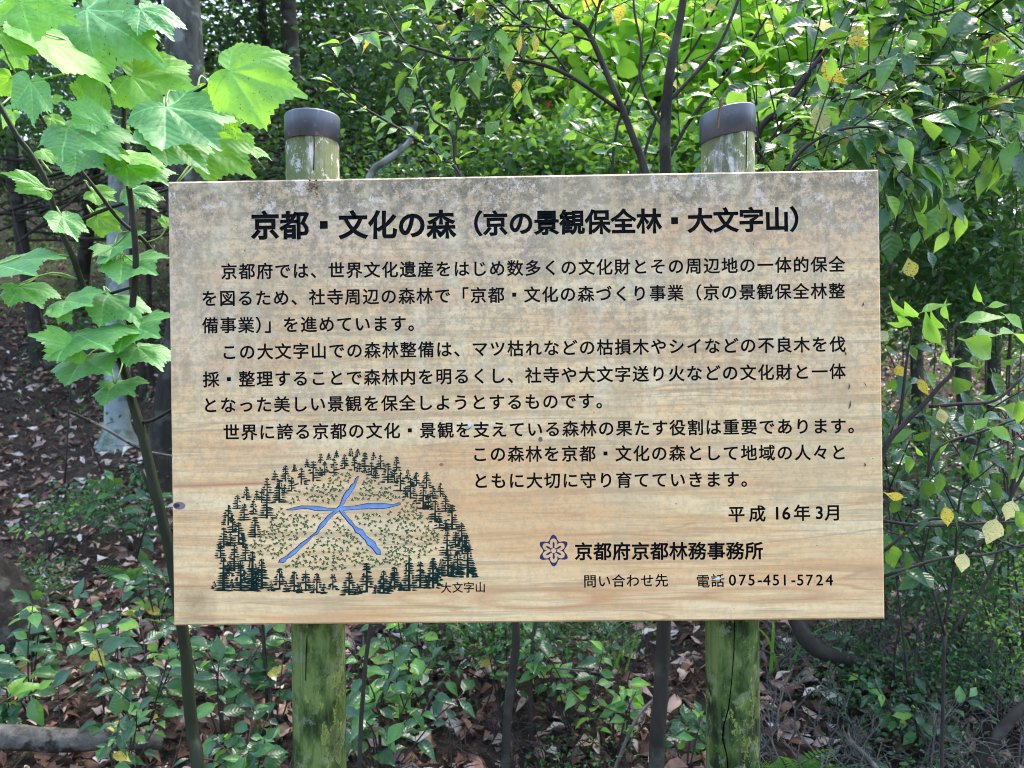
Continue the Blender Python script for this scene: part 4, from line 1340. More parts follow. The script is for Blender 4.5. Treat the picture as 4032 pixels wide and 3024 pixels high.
# specific yellow leaves that catch the eye
def special(par, b, t, d, mk, roll=15, ws=1.0, label=None, dt=0.0):
    pb, ptp = P(*b, d), P(*t, d + dt)
    dd = ptp - pb
    v = norm(cam0 - pb); sd_ = norm(np.cross(norm(dd), v))
    n2 = v * math.cos(R(roll)) + sd_ * math.sin(R(roll))
    o = put_leaf(par, random.choice(leaf_meshes('slim' if mk == 'fresh' or (mk in ('yellow', 'glossy') and random.random() < .45) else 'oval', mk)), pb, dd, n2, np.linalg.norm(dd) * (1.1 if mk == 'fresh' else 1), 'leaf', ws * (1.45 if mk == 'fresh' else 1))
    if label: o['label'] = label
    return o
special(UR, (3225, 385), (3240, 545), 1.75, 'pale', 10, 1.25, 'large pale yellow leaf with dark spots')
special(UR, (3290, 420), (3290, 500), 1.78, 'pale', 25, 1.2)
special(UR, (3310, 480), (3345, 580), 1.75, 'pale', -20, 1.0)
special(UR, (3235, 220), (3320, 370), 1.8, 'yellow', 30, .8)
special(UR, (3335, 130), (3420, 210), 1.8, 'yellow', 30, 1.0)
special(UR, (2945, 285), (3030, 255), 1.8, 'yellow', 40, .9)
special(UR, (3400, 600), (3450, 665), 1.8, 'yellow', 10, 1.1)
special(UR, (3540, 610), (3540, 670), 1.8, 'yellow', 10, 1.1)
special(UR, (3210, 80), (3290, 130), 1.8, 'pale', 30, 1.0)
special(A, (2035, 310), (2035, 370), 1.8, 'yellow', 5, 1.4, 'single bright yellow leaf')
special(A, (2050, 120), (2040, 215), 1.8, 'yellow', 15, .7)
special(A, (2105, 125), (2110, 220), 1.8, 'yellow', -15, .9)
# bright fresh sprigs at the right of the board
RS = branch_shrub('fresh_sprig_shrub', 'shrub with fresh light-green leaf tufts at the right edge of the board', 'shrub', P(2885, 3700, 1.75),
    [(PP([(3400, 2100), (3480, 1780), (3560, 1670), (3640, 1590), (3700, 1520), (3750, 1465), (3745, 1400), (3735, 1340), (3770, 1270)], 1.6, 1.55), .006, .003),
     (PP([(3540, 1690), (3570, 1420), (3585, 1340), (3594, 1280)], 1.6, 1.58), .003, .002),
     (PP([(3745, 1400), (3830, 1290), (3872, 1220), (3880, 1180)], 1.58), .003, .002),
     (PP([(3660, 1600), (3790, 1590), (3920, 1575), (4032, 1480)], 1.62), .004, .003)],
    51, .07, [('slim', 'fresh', 1)], 0, .1, 0, M['stem_dark'], tipn=0)
rr = random.Random(9)
FRESH = [((3620, 1255), (3560, 1200)), ((3600, 1250), (3480, 1205)), ((3740, 1270), (3690, 1180)), ((3615, 1235), (3740, 1185)), ((3720, 1370), (3600, 1240)), ((3780, 1270), (3950, 1235)), ((3770, 1330), (3990, 1410)), ((3830, 1320), (3930, 1310)),
         ((3876, 1200), (3810, 1125)), ((3880, 1210), (3960, 1190)), ((3940, 1230), (4050, 1290)), ((3920, 1320), (4060, 1280)), ((3730, 1300), (3640, 1250)), ((3590, 1270), (3500, 1280)), ((3600, 1290), (3520, 1230)), ((3745, 1430), (3780, 1395)), ((3750, 1450), (3700, 1390)), ((3760, 1440), (3850, 1440)), ((3830, 1700), (3890, 1640)), ((3880, 1680), (4020, 1730)), ((3640, 1800), (3600, 1760)), ((3700, 1790), (3730, 1740))]
for b, t in FRESH:
    special(RS, b, t, 1.56 + rr.uniform(-.04, .05), 'fresh', rr.uniform(-60, -10), .85, None, rr.uniform(-.03, .03))
DARKL = [((3740, 1470), (3850, 1590)), ((3800, 1370), (3920, 1460)), ((3900, 1450), (3960, 1590)), ((3930, 1430), (4050, 1420)), ((3590, 1360), (3700, 1380)), ((3560, 1350), (3640, 1430)), ((3480, 1380), (3580, 1400)), ((3790, 1600), (3840, 1730)), ((3880, 1640), (3960, 1740)), ((3560, 1790), (3600, 1880)), ((3560, 2150), (3600, 2290)), ((3500, 2130), (3530, 2250)), ((3700, 1850), (3700, 1960)), ((3960, 1800), (3990, 1930)), ((3840, 1800), (3820, 1900)), ((3960, 2050), (3980, 2170)), ((3530, 1480), (3490, 1560)), ((3890, 1870), (3960, 2000)), ((3780, 1760), (3820, 1860)), ((3940, 1600), (4040, 1640)), ((3550, 1950), (3500, 2040)), ((3660, 2040), (3600, 2100)), ((3740, 2000), (3790, 2100)), ((3860, 2100), (3900, 2050)), ((3640, 1450), (3700, 1560)), ((3620, 1880), (3680, 1990)), ((4010, 1560), (4030, 1700)), ((3860, 1960), (3830, 2050)), ((3500, 1800), (3560, 1740)), ((3990, 2000), (4050, 2100))]
for b, t in DARKL:
    special(RS, b, t, 1.66 + rr.uniform(-.08, .12), rr.choice(['glossy', 'glossy', 'glossy', 'mid']), rr.uniform(-70, 30), .86, None, rr.uniform(-.02, .04))
for b, t in [((3530, 1430), (3560, 1500)), ((3620, 1480), (3650, 1570)), ((3700, 1600), (3720, 1680)), ((3570, 1960), (3480, 1950)), ((3925, 2030), (3890, 2150)), ((3990, 1960), (3965, 2060)), ((3800, 2170), (3780, 2260)), ((3720, 1980), (3740, 2090)), ((3500, 1300), (3450, 1350)), ((3600, 1100), (3570, 1010))]:
    special(RS, b, t, 1.62 + rr.uniform(-.05, .1), rr.choice(['yellow', 'yellow', 'pale']), rr.uniform(-30, 30), 1.25)
RS_ST = np.vstack([catmull(PP(q_, d_), 6) for q_, d_ in (([(3400, 2100), (3480, 1780), (3560, 1670), (3640, 1590), (3700, 1520), (3750, 1465), (3745, 1400), (3735, 1340), (3770, 1270)], 1.58), ([(3540, 1690), (3570, 1420), (3585, 1340), (3594, 1280)], 1.59), ([(3745, 1400), (3830, 1290), (3872, 1220), (3880, 1180)], 1.58), ([(3660, 1600), (3790, 1590), (3920, 1575), (4032, 1480)], 1.62), ([(3470, 2050), (3640, 2070), (3860, 2060), (4080, 2050)], 1.75), ([(3650, 1880), (3700, 1760), (3860, 1700), (4000, 1650)], 1.75), ([(4060, 1800), (3980, 1960), (3900, 2100), (3800, 2180)], 1.75))])
for lf in [c_ for c_ in RS.children if c_.name.startswith('leaf')]:
    b_ = np.array(lf.matrix_local.translation) + np.array(RS.location)
    q_ = RS_ST[np.argmin(np.linalg.norm(RS_ST - b_, axis=1))]
    if .015 < np.linalg.norm(q_ - b_) < .3:
        mb = MB(); mb.tube([q_, (q_ + b_) / 2 + np.array((0, 0, .008)), b_], [.0016, .001], 4, 3)
        link('twig', mb.mesh('twig', M['stem_dark']), RS)
stem(RS, [np.array(RS.location), P(2890, 2600, 1.7), P(3150, 2200, 1.62), P(3400, 2000, 1.62)], [.008, .006], M['stem_dark'])
for pl in ([(3480, 2270), (3700, 2200), (3900, 2180), (4100, 2120)], [(3470, 2050), (3640, 2070), (3860, 2060), (4080, 2050)], [(3650, 1880), (3700, 1760), (3860, 1700), (4000, 1650)], [(4060, 1800), (3980, 1960), (3900, 2100), (3800, 2180)], [(3480, 2170), (3640, 2050), (3800, 2060), (3990, 2150), (4100, 2130)]):
    stem(RS, PP(pl, 1.75), [.004, .0025], M['stem_dark'], 6)

R5 = branch_shrub('evergreen_shrub', 'shrub with glossy dark leaves at the right edge, beside the lower half of the board', 'shrub', P(3700, 3700, 1.95),
    [(PP([(3720, 2500), (3650, 2250), (3560, 2080), (3500, 1900), (3480, 1720)], 1.9, 1.8), .0035, .0015),
     (PP([(3720, 2450), (3760, 2200), (3780, 1960), (3850, 1760), (3880, 1600)], 1.9, 1.85), .0035, .0015),
     (PP([(3740, 2500), (3900, 2260), (3960, 2020), (4020, 1800), (4060, 1600)], 1.95, 1.9), .0035, .0015)],
    71, .072, [('oval', 'glossy', 5), ('slim', 'glossy', 2), ('oval', 'mid', 1.2), ('slim', 'fresh', .4), ('oval', 'yellow', .12)], 8, .16, 5, M['stem_dark'], tipn=7, droop=.35, face=.9, jit=.5)
stem(R5, [np.array(R5.location), P(3710, 2900, 1.93), P(3720, 2480, 1.9)], [.0045, .004], M['stem_dark'])

# ------------------------------------------------------------------ plants low down, in front of the litter
KS = [('oval', 'glossy', 5), ('slim', 'glossy', 2), ('oval', 'mid', 1.6), ('slim', 'mid', .8), ('oval', 'fresh', .5), ('oval', 'yellow', .12)]
def seedling(label, px, py, d, h, nst, seed, L=.06, kinds=KS, nl=8, spread=.25, name='evergreen_seedling', cat='seedling', lean=0.0):
    """py: where its foot meets the ground in the photo"""
    rg = random.Random(seed)
    b = P(px, py, d); b[2] = float(gz(b[0], b[1])) - .02
    par = plant(name, label, cat, b)
    for i in range(nst):
        a = rg.uniform(0, 6.28)
        tx = b + np.array((math.cos(a) * spread * rg.uniform(.3, 1) + lean, math.sin(a) * spread * .6, h * rg.uniform(.6, 1.1)))
        mid = (b + tx) / 2 + np.array((rg.uniform(-.03, .03), rg.uniform(-.03, .03), .05))
        p = stem(par, [b, mid, tx], [.0035, .0018], M['stem_dark'], 5, 3)
        grow_leaves(par, p, nl, L * 1.35, kinds, t0=.35, rg=rg, spread=65, droop=.35, face=.7, upb=1.1)
    return par

def GH(px, py, dmax=30):
    """point where the ray through a photo pixel meets the ground"""
    d = 1.6
    while d < dmax:
        q = P(px, py, d)
        if q[2] <= gz(q[0], q[1]): return q
        d *= 1.01
    return P(px, py, dmax)


def low_plant(label, px, py, h, nst, seed, d=None, **kw):
    if d is None:
        q = GH(px, py); d = q[1]
    return seedling(label, px, py, d, h, nst, seed, **kw)


low_plant('glossy seedling at the lower left edge with pale young top leaves', 120, 2820, .42, 6, 1, spread=.20, L=.075)
low_plant('leafy seedling left of the log, low at the left edge', -40, 3000, .42, 4, 2, spread=.2, L=.085)
low_plant('upright seedling with bright tuft under the lower left corner of the board', 420, 2850, .62, 5, 3, spread=.18, L=.07)
low_plant('spreading dark-leaved seedling in front of the log', 560, 2930, .40, 8, 4, spread=.3, L=.072)
low_plant('low seedling with a yellowing leaf beside the sapling foot', 480, 3120, .30, 6, 6, spread=.2, L=.06, kinds=KS + [('oval', 'yellow', .6)])
low_plant('bushy seedling between the sapling stem and the left post', 880, 2960, .42, 7, 7, spread=.28, L=.074)
low_plant('tall thin seedling just left of the left post', 1080, 2900, .55, 4, 8, spread=.14, L=.068, kinds=KS + [('oval', 'yellow', 1.0)])
low_plant('dark glossy seedling at the foot of the left post', 980, 3150, .28, 7, 9, spread=.22, L=.062)
low_plant('leafy bush right of the left post, many dark leaves', 1500, 3100, .45, 11, 10, spread=.34, L=.066)
low_plant('second leafy bush right of the left post, reaching up to the board', 1640, 2900, .62, 9, 11, spread=.30, L=.058)
low_plant('seedling with a bright green tuft low right of the left post', 1520, 2900, .35, 4, 12, spread=.15, L=.06, kinds=[('oval', 'fresh', 2), ('oval', 'mid', 1)])
low_plant('seedling with a curled yellow leaf below the middle of the board', 1980, 2900, .55, 5, 13, spread=.18, L=.055, kinds=KS + [('oval', 'yellow', .8)])
low_plant('open seedling with fresh tips in front of the leaf litter below the crest', 2260, 2950, .40, 6, 14, spread=.24, L=.06, kinds=[('oval', 'mid', 3), ('oval', 'fresh', 1.4), ('oval', 'glossy', 2)])
low_plant('short seedling with light tips left of the slim dark trunk', 2420, 3000, .30, 4, 15, spread=.16, L=.055, kinds=[('oval', 'mid', 2), ('oval', 'fresh', 1)])
low_plant('small seedling at the bottom edge between slim trunk and right post', 2700, 3080, .22, 4, 16, spread=.14, L=.06)
low_plant('small glossy seedling at the bottom among the dead twigs on the right', 3640, 3060, .30, 5, 17, spread=.2, L=.055)
low_plant('pale-tipped seedling in the twig tangle right of the right post', 3330, 2850, .30, 3, 18, spread=.12, L=.04)
low_plant('glossy plant climbing the litter bank above the log', 640, 2560, .38, 5, 19, spread=.2, L=.06)
low_plant('weedy tuft of slender leaves beside the grey tree foot', 520, 2240, .45, 6, 20, spread=.25, L=.09, kinds=[('slim', 'glossy', 2), ('slim', 'mid', 1)])
low_plant('fine-leaved plant on the litter bank at the far left', 60, 2500, .25, 6, 22, spread=.2, L=.045)
low_plant('young plant with light leaves at the left edge above the rotten log', 200, 2180, .25, 5, 23, spread=.2, L=.05, kinds=[('slim', 'fresh', 1), ('oval', 'mid', 1)])
low_plant('dark plant at the left edge of the board, halfway down', 600, 1980, .40, 5, 24, spread=.2, L=.05)
# slim bare stems below the board
for lab, pl, r0 in (('thin straight bare stem right of the middle, below the board', [(1985, 3080), (2000, 2800), (2030, 2550), (2032, 2400), (2050, 1900)], .016),
                    ('thin greenish stem left of the left post, below the board', [(1055, 2870), (1050, 2700), (1035, 2480), (1020, 2200)], .008),
                    ('thin leaning green stem between sapling and left post', [(955, 2640), (975, 2560), (995, 2470), (1030, 2300)], .007),
                    ('thin bare stem in the bush right of the left post', [(1440, 2900), (1445, 2650), (1440, 2450), (1450, 2100)], .008),
                    ('short dark stick standing right of the thin straight stem', [(2110, 2760), (2095, 2620), (2080, 2450), (2070, 2200)], .006)):
    q = GH(pl[0][0], min(pl[0][1], 3300))
    o = plant('bare_stem', lab, 'stem', q)
    pts = [q - np.array((0, 0, .03))] + PP(pl[1:], q[1])
    stem(o, pts, [r0, r0 * .75], M['bark'] if r0 > .01 else M['stem_green'], 8)

# ferns, bottom right of the right post
def fern(label, b, seed, n=7, L=.33):
    rg = random.Random(seed)
    par = plant('fern', label, 'fern', b)
    for i in range(n):
        a = -1.1 + 2.6 * i / (n - 1) + rg.uniform(-.15, .15)
        d = np.array((math.sin(a), -.25 + rg.uniform(-.2, .3), 1.0 + rg.uniform(-.2, .2)))
        d = norm(d); l = L * rg.uniform(.8, 1.15)
        side = norm(np.cross(d, (0, -1, .1)))
        pts = catmull([b, b + d * l * .5, b + d * l * .9 + np.array((d[0] * .06, -.02, -.03))], 8)
        V, UV, Fs = [], [], []
        m = 17
        for j in range(2, m):
            t = j / m
            p, T = stem_pt(pts, t)
            wv = l * .24 * math.sin(math.pi * min(1, (t + .05)) ** .8) ** .8 * (1 - .3 * t)
            for s_ in (-1, 1):
                e = p + side * s_ * wv + T * wv * .28 + np.array((0, -.01, -.08 * wv))
                h = T * (l / m * .42)
                k = len(V)
                mid = (p + e) / 2
                V += [p - h * .5, mid - h * .75, e, mid + h * .75, p + h * .5]
                Fs += [(k, k + 1, k + 3), (k, k + 3, k + 4), (k + 1, k + 2, k + 3)]
        f = mesh_np('frond', np.array(V), np.array(Fs), M['fern'], False, None, np.zeros((len(V), 2)) + .3)
        fo = link('frond', f, par)
        mb = MB(); mb.add(*tube_arrays(pts, [.002, .0008], 4))
        ro = bpy.data.objects.new('rib', mb.mesh('rib', M['stem_green'])); C.objects.link(ro); ro.parent = fo
        ro.matrix_local = Matrix.Identity(4)
q = GH(3110, 3120); fern('fern with upright fronds at the bottom, right beside the right post', q, 3, 7, .23)
q = GH(3330, 3110); fern('smaller spreading fern at the bottom, right of the upright one', q, 8, 5, .16)
q = P(1180, 2150, 3.4); q = GH(520, 2330); fern('small fern on the bank left of the board', q, 5, 6, .22)
q = GH(420, 1960); fern('small dark fern by the grey tree foot', q, 6, 5, .2)

# grass blades
def blades(label, px, py, h, n, seed, sp=.12, w_=.006, cat='grass'):
    rg = random.Random(seed)
    b = GH(px, py)
    par = plant('grass_tuft', label, cat, b)
    for i in range(n):
        a = rg.uniform(0, 6.28); l = h * rg.uniform(.6, 1.1)
        d = np.array((math.cos(a) * .5, math.sin(a) * .3, 1.0))
        p0 = b + np.array((rg.uniform(-sp, sp), rg.uniform(-sp, sp) * .5, 0))
        pts = catmull([p0, p0 + d * l * .6, p0 + d * l + np.array((math.cos(a) * l * .35, 0, -.12 * l))], 4)
        side = norm(np.array((math.sin(a) * .3 + 1, -.3, 0)))
        V = []
        for j, p in enumerate(pts):
            ww = w_ * (1 - j / (len(pts) - .8)) ** .6
            V += [p - side * ww, p + side * ww]
        Fs = [(2 * j, 2 * j + 1, 2 * j + 3, 2 * j + 2) for j in range(len(pts) - 1)]
        link('blade', mesh_np('blade', np.array(V), np.array(Fs), M['mid'], True, None, np.zeros((len(V), 2)) + .3), par)
blades('few long grass blades in the litter right of the middle', 2420, 2640, .28, 6, 2)
blades('narrow bamboo-grass blades right of the right post', 3620, 2700, .30, 7, 3, .16, .007)
blades('loose grass blades in the twigs near the lower right corner', 3860, 2760, .28, 6, 4, .12, .007)
blades('single arching grass shoot beside the right post', 3060, 2680, .32, 3, 5, .03, .008)

# ------------------------------------------------------------------ litter: fallen leaves on the ground
def litter_shapes():
    out = []
    for i, (w_, b_, f_) in enumerate([(.45, .4, .5), (.36, -.4, .6), (.5, .15, -.35), (.40, .7, .45)]):
        out.append(leaf_shape(4, 3, w_, .45, b_, f_, .08, 1.0, i + 20, 0, .08))
    return out
LS = litter_shapes()
LITM = [shape_mesh('fallen_leaf', s, M['litter']) for s in LS]
lg = np.random.default_rng(5)
def litter_pts(N, x0, x1, y0, y1):
    x = lg.uniform(x0, x1, N); y = lg.uniform(y0, y1, N)
    return np.stack([x, y, gz(x, y) + lg.uniform(.004, .045, N)], 1)
def gnormal(x, y):
    e = .05
    n = np.stack([-(gz(x + e, y) - gz(x - e, y)) / (2 * e), -(gz(x, y + e) - gz(x, y - e)) / (2 * e), np.ones_like(x)], 1)
    return n / np.linalg.norm(n, axis=1)[:, None]
near = litter_pts(2300, -2.4, 2.6, 2.25, 3.9)
# keep the ones in the picture's lower strips
u = (near[:, 0] / near[:, 1]) * F + 2016; v = 1512 - (near[:, 2] - CAMZ) / near[:, 1] * F
vis = (u > 0) & (u < 4032) & (v < 3060) & ((v > 2440) | (u < 680) | (u > 3480))
order = np.argsort(near[:, 1] + 100 * (~vis))
sel = order[:280]
rest = order[280:]
gn = gnormal(near[:, 0], near[:, 1])
for i in sel:
    a = lg.uniform(0, 6.28)
    nr = gn[i] + lg.normal(size=3) * .5
    d = np.array((math.cos(a), math.sin(a), lg.uniform(-.25, .3)))
    lf = put_leaf(ground, LITM[lg.integers(4)], near[i], d, nr, lg.uniform(.045, .10), 'fallen_leaf')
def litter_mass(name, pos, L, k, parent=None):
    N = len(pos)
    a = lg.uniform(0, 6.28, N)
    d = np.stack([np.cos(a), np.sin(a), lg.uniform(-.2, .3, N)], 1)
    nr = gnormal(pos[:, 0], pos[:, 1]) + lg.normal(size=(N, 3)) * .55
    return mass_arrays(pos, L, LS[k], d, nr, rgen=lg)
parts = []
sets = [near[rest]] + [litter_pts(6000, -3.6, 3.8, 2.0, 5.2), litter_pts(12000, -6.5, 6.5, 5.0, 10), litter_pts(9000, -14, 12, 7, 16), litter_pts(3000, -9, -3.4, 1, 6), litter_pts(3000, 3.6, 9, 1, 6), litter_pts(700, -3, 3, .2, 2.1)]
VV, FF, RR, UU, off = [], [], [], [], 0
for q in sets:
    for k in range(4):
        pos = q[k::4]
        V, Fs, r, uv = litter_mass('x', pos, lg.uniform(.03, .10, len(pos)), k)
        VV.append(V); FF.append(Fs + off); RR.append(r); UU.append(uv); off += len(V)
o = link('leaf_litter', mesh_np('leaf_litter', np.vstack(VV), np.vstack(FF), M['litter'], False, np.concatenate(RR), np.vstack(UU)))
tag(o, 'brown fallen leaves covering the forest floor and bank', None, None, 'stuff')

# fallen twigs
mb = MB()
for i in range(900):
    y = 2.2 + 7 * lg.random() ** 1.6; x = lg.uniform(-1, 1) * y * .8
    a = lg.uniform(0, 3.14); l = lg.uniform(.1, .5)
    p0 = np.array((x, y, float(gz(x, y)) + .02 + lg.uniform(0, .04))); d = np.array((math.cos(a), math.sin(a), lg.uniform(-.1, .25))) * l
    p2 = p0 + d; p1 = (p0 + p2) / 2 + lg.normal(size=3) * .03 * l * 3
    mb.add(*tube_arrays(np.array([p0, p1, p2]), [lg.uniform(.0015, .005), .001], 4, cap=False))
tag(mb.build('fallen_twigs', M['bark_rot']), 'small fallen twigs lying across the litter', None, None, 'stuff')

# dead twig tangle bottom right (grey, densely forked)
def fork(mb, p, d, l, r, depth, rg):
    q = p + d * l
    m = (p + q) / 2 + np.array([rg.gauss(0, .08) for _ in range(3)]) * l
    mb.add(*tube_arrays(np.array([p, m, q]), [r, r * .7], 4, cap=False))
    if depth == 0: return
    for _ in range(rg.choice([2, 3, 3])):
        dd = norm(d + np.array([rg.gauss(0, .65) for _ in range(3)]) + np.array((0, 0, -.05)))
        fork(mb, p + (q - p) * rg.uniform(.4, 1), dd, l * rg.uniform(.5, .85), r * .68, depth - 1, rg)
mb = MB(); rg = random.Random(77)
for i in range(85):
    px = rg.uniform(2950, 4150); py = rg.uniform(2500, 3200)
    q = GH(px, py)
    fork(mb, q, norm((rg.uniform(-.7, .7), rg.uniform(-.5, .2), rg.uniform(.35, 1))), rg.uniform(.10, .20), .0042, 3, rg)
tag(mb.build('dead_twigs', M['twig_grey']), 'tangle of fine dead grey twigs right of the right post', None, None, 'stuff')
mb = MB()
for i in range(36):
    px = rg.uniform(1350, 2600); py = rg.uniform(2560, 3150)
    q = GH(px, py)
    fork(mb, q, norm((rg.uniform(-.8, .8), rg.uniform(-.5, .2), rg.uniform(.35, 1))), rg.uniform(.08, .2), .0028, 3, rg)
tag(mb.build('dead_twigs', M['stem_dark']), 'thin dark dead twigs under the middle of the board', None, None, 'stuff')

# logs and bent branches
def log(name, label, cat, pts, radii, mat, n=16, rough=.10):
    o = plant(name, label, cat, pts[0])
    p = catmull(pts, 6)
    mb = MB(); mb.add(*tube_arrays(p, radii, n, rough))
    link('wood', mb.mesh('wood', mat), o)
    return o
def onground(px, py, up):
    q = GH(px, py); q[2] += up; return q
q1, q2, q3 = P(-120, 2890, 2.52), P(250, 2915, 2.55), P(640, 2925, 2.66)
lo = log('fallen_log', 'dull grey fallen log lying at the lower left', 'log', [q1, q2, (q2 + q3) / 2 + np.array((0, 0, .01)), q3], [.040, .038, .033, .022], M['bark_log'], 18, .07)
log('rotten_log', 'black rotting log at the left edge above the dull grey one', 'log', [P(-300, 2220, 3.2), P(-50, 2370, 3.2), P(120, 2560, 3.15)], [.17, .155, .11], M['bark_rot'], 40, .10)
log('bent_root', 'thick bent grey limb curving down behind the right post', 'branch', [P(3060, 2250, 2.9), P(3120, 2400, 2.85), P(3170, 2510, 2.8), P(3240, 2570, 2.8), P(3350, 2600, 2.82), P(3500, 2680, 2.9)], [.028, .03, .03, .026, .018], M['bark'], 12, .08)
log('dead_branch', 'dark fallen branch slanting up in the lower right corner', 'branch', [P(3830, 3010, 2.45), P(3900, 2930, 2.45), P(3980, 2830, 2.45), P(4100, 2720, 2.5)], [.017, .017, .015], M['bark'], 10, .06)
log('dead_branch', 'straw-pale thin stalk slanting beside the slim trunk', 'branch', [P(2400, 3080, 2.45), P(2500, 2840, 2.45), P(2575, 2750, 2.5)], [.006, .004], M['bark_log'], 6, 0)
log('dead_branch', 'pale straw lying nearly level below the middle of the board', 'branch', [P(2060, 2630, 2.7), P(2200, 2632, 2.7), P(2420, 2656, 2.7)], [.004, .003], M['bark_log'], 6, 0)
log('dead_branch', 'grey stick pointing up from the bottom edge right of the ferns', 'branch', [P(3340, 2915, 2.4), P(3420, 2990, 2.4), P(3500, 3090, 2.4)], [.008, .01], M['bark_grey'], 6, .05)
log('dead_branch', 'long bare twig slanting through the leaves left of the board', 'branch', [P(270, 1620, 2.2), P(400, 1680, 2.2), P(560, 1770, 2.2), P(700, 1800, 2.2)], [.005, .004], M['bark_log'], 6, 0)
log('dead_branch', 'curved grey branch arching up to the board top between post and sprig', 'branch', [P(1430, 760, 3.0), P(1470, 670, 3.0), P(1540, 620, 3.0), P(1610, 560, 3.0), P(1640, 480, 3.0)], [.013, .014, .008], M['bark_grey'], 8, .05)
log('dead_branch', 'thick grey branch half hidden in the litter left of the board', 'branch', [P(180, 1430, 4.8), P(260, 1425, 4.8), P(360, 1400, 4.8), P(480, 1370, 4.8)], [.045, .05, .03], M['bark_rot'], 8, .1)
# dark brushwood piled at the left, behind the sapling
mb = MB(); rg = random.Random(8)
for i in range(110):
    px = rg.uniform(-100, 1400); py = rg.uniform(520, 960); d = rg.uniform(6.0, 8.5)
    p0 = P(px, py, d); l = rg.uniform(.6, 2.0); a = rg.gauss(0, .3)
    p2 = p0 + np.array((l, rg.uniform(-.4, .4), l * a))
    mb.add(*tube_arrays(catmull([p0, (p0 + p2) / 2 + np.array((0, 0, rg.uniform(-.15, .15))), p2], 3), [rg.uniform(.006, .02), .004], 5, cap=False))
tag(mb.build('brushwood', M['bark']), 'dark dead brushwood on the slope behind the sapling', None, None, 'stuff')

# ------------------------------------------------------------------ trees behind
def cloud(center, rad, ncl, per, rg, csz=.35, shell=.55):
    """leaf positions in clumps spread through an ellipsoid"""
    c = rg.normal(size=(ncl, 3)); c /= np.linalg.norm(c, axis=1)[:, None]
    c *= (shell + (1 - shell) * rg.random((ncl, 1)) ** .5)
    c = c * np.array(rad) + np.array(center)
    s = csz * rg.uniform(.6, 1.4, ncl)
    off = rg.normal(size=(ncl, per, 3)) * s[:, None, None] * np.array((1, 1, .55))
    return (c[:, None, :] + off).reshape(-1, 3), c


def tree(label, x, y, h, r, crowns, mat, seed, leafL=.07, leafmat='far_dark', sh=None, lean=(0, 0), group=None, per=70, ncl=60, name='forest_tree', csz=.35, limbs=6, flare=1.5):
    g = np.random.default_rng(seed)
    z = float(gz(x, y)) - .1
    t = plant(name, label, 'tree', (x, y, z), group)
    top = np.array((x + lean[0], y + lean[1], z + h))
    b = np.array((x, y, z))
    pts = [b, b + (top - b) * .07, b + (top - b) * .3 + np.array((g.normal() * .06, 0, 0)), b + (top - b) * .65 + np.array((g.normal() * .1, 0, 0)), top]
    link('trunk', MB().add(*tube_arrays(catmull(pts, 6), [r * flare, r * 1.1, r, r * .85, r * .65, r * .3], 14, .03)).mesh('trunk', mat), t)
    allp = []
    for (cx, cy, cz, rx, ry, rz) in crowns:
        p, c = cloud((x + cx, y + cy, z + cz), (rx, ry, rz), ncl, per, g, csz)
        allp.append(p)
        for i in range(limbs):
            e = c[g.integers(len(c))]
            s0 = b + (top - b) * min(.9, max(.25, (e[2] - z) / h * .8))
            mid = (s0 + e) / 2 + np.array((0, 0, .15))
            link('limb', MB().add(*tube_arrays(catmull([s0, mid, e], 4), [r * .3, r * .06], 6)).mesh('limb', mat), t)
    if allp:
        p = np.vstack(allp)
        p = p[p[:, 2] > gz(p[:, 0], p[:, 1]) + .05]
        p = p[p[:, 1] > 2.45]
        leaf_mass('crown', p, g.uniform(.6, 1.2, len(p)) * leafL, sh or SH_DIA, M[leafmat], t, rgen=g)
    return t


# trunks one can point at
tree('pale grey-barked tree with a flared foot left of the board', GH(465, 1760)[0], GH(465, 1760)[1], 5.6, .085, [(-.6, .3, 4.8, 1.6, 1.2, .8)], M['bark_pale'], 1, flare=2.6, lean=(-.12, .2), name='grey_tree')
tree('thick straight grey trunk rising at the upper left', P(770, 1500, 5.6)[0], 5.6, 8, .155, [(0, .5, 6.5, 2.2, 1.6, 1.3)], M['bark_grey'], 2, lean=(-.25, .3), flare=1.8, name='grey_tree')
tree('dark trunk close behind the left edge of the board', P(620, 1500, 5.0)[0], 5.0, 6, .075, [(0, .5, 5.4, 1.4, 1.2, .9)], M['bark'], 3, lean=(.1, .1), name='grey_tree')
tree('leaning dark trunk at the top, between left trunk and centre', P(1260, 300, 7)[0], 7.0, 7, .085, [(0, .8, 5.5, 1.8, 1.4, 1.2)], M['bark'], 4, lean=(-.5, 0), name='grey_tree')
for i, (px, py, d, r_) in enumerate([(150, 1200, 7.5, .06), (560, 900, 7, .03), (590, 900, 7.2, .025), (1560, 500, 7.5, .05), (1690, 520, 9, .06), (1900, 480, 6.5, .028), (2000, 500, 8.5, .05), (2330, 500, 9, .05), (1020, 300, 8.5, .06), (300, 600, 9, .07), (-100, 900, 8, .09), (2180, 430, 10, .05), (1450, 420, 10, .07)]):
    tree('slender dark trunk far back in the shaded forest', P(px, py, d)[0], d, 6.5, r_, [(0, .3, 5.2, 1.5, 1.2, .9)], M['bark'], 100 + i, lean=(random.uniform(-.6, .6), 0), group='slender trunks of the shaded forest', ncl=26, per=50, limbs=3, name='slender_tree')
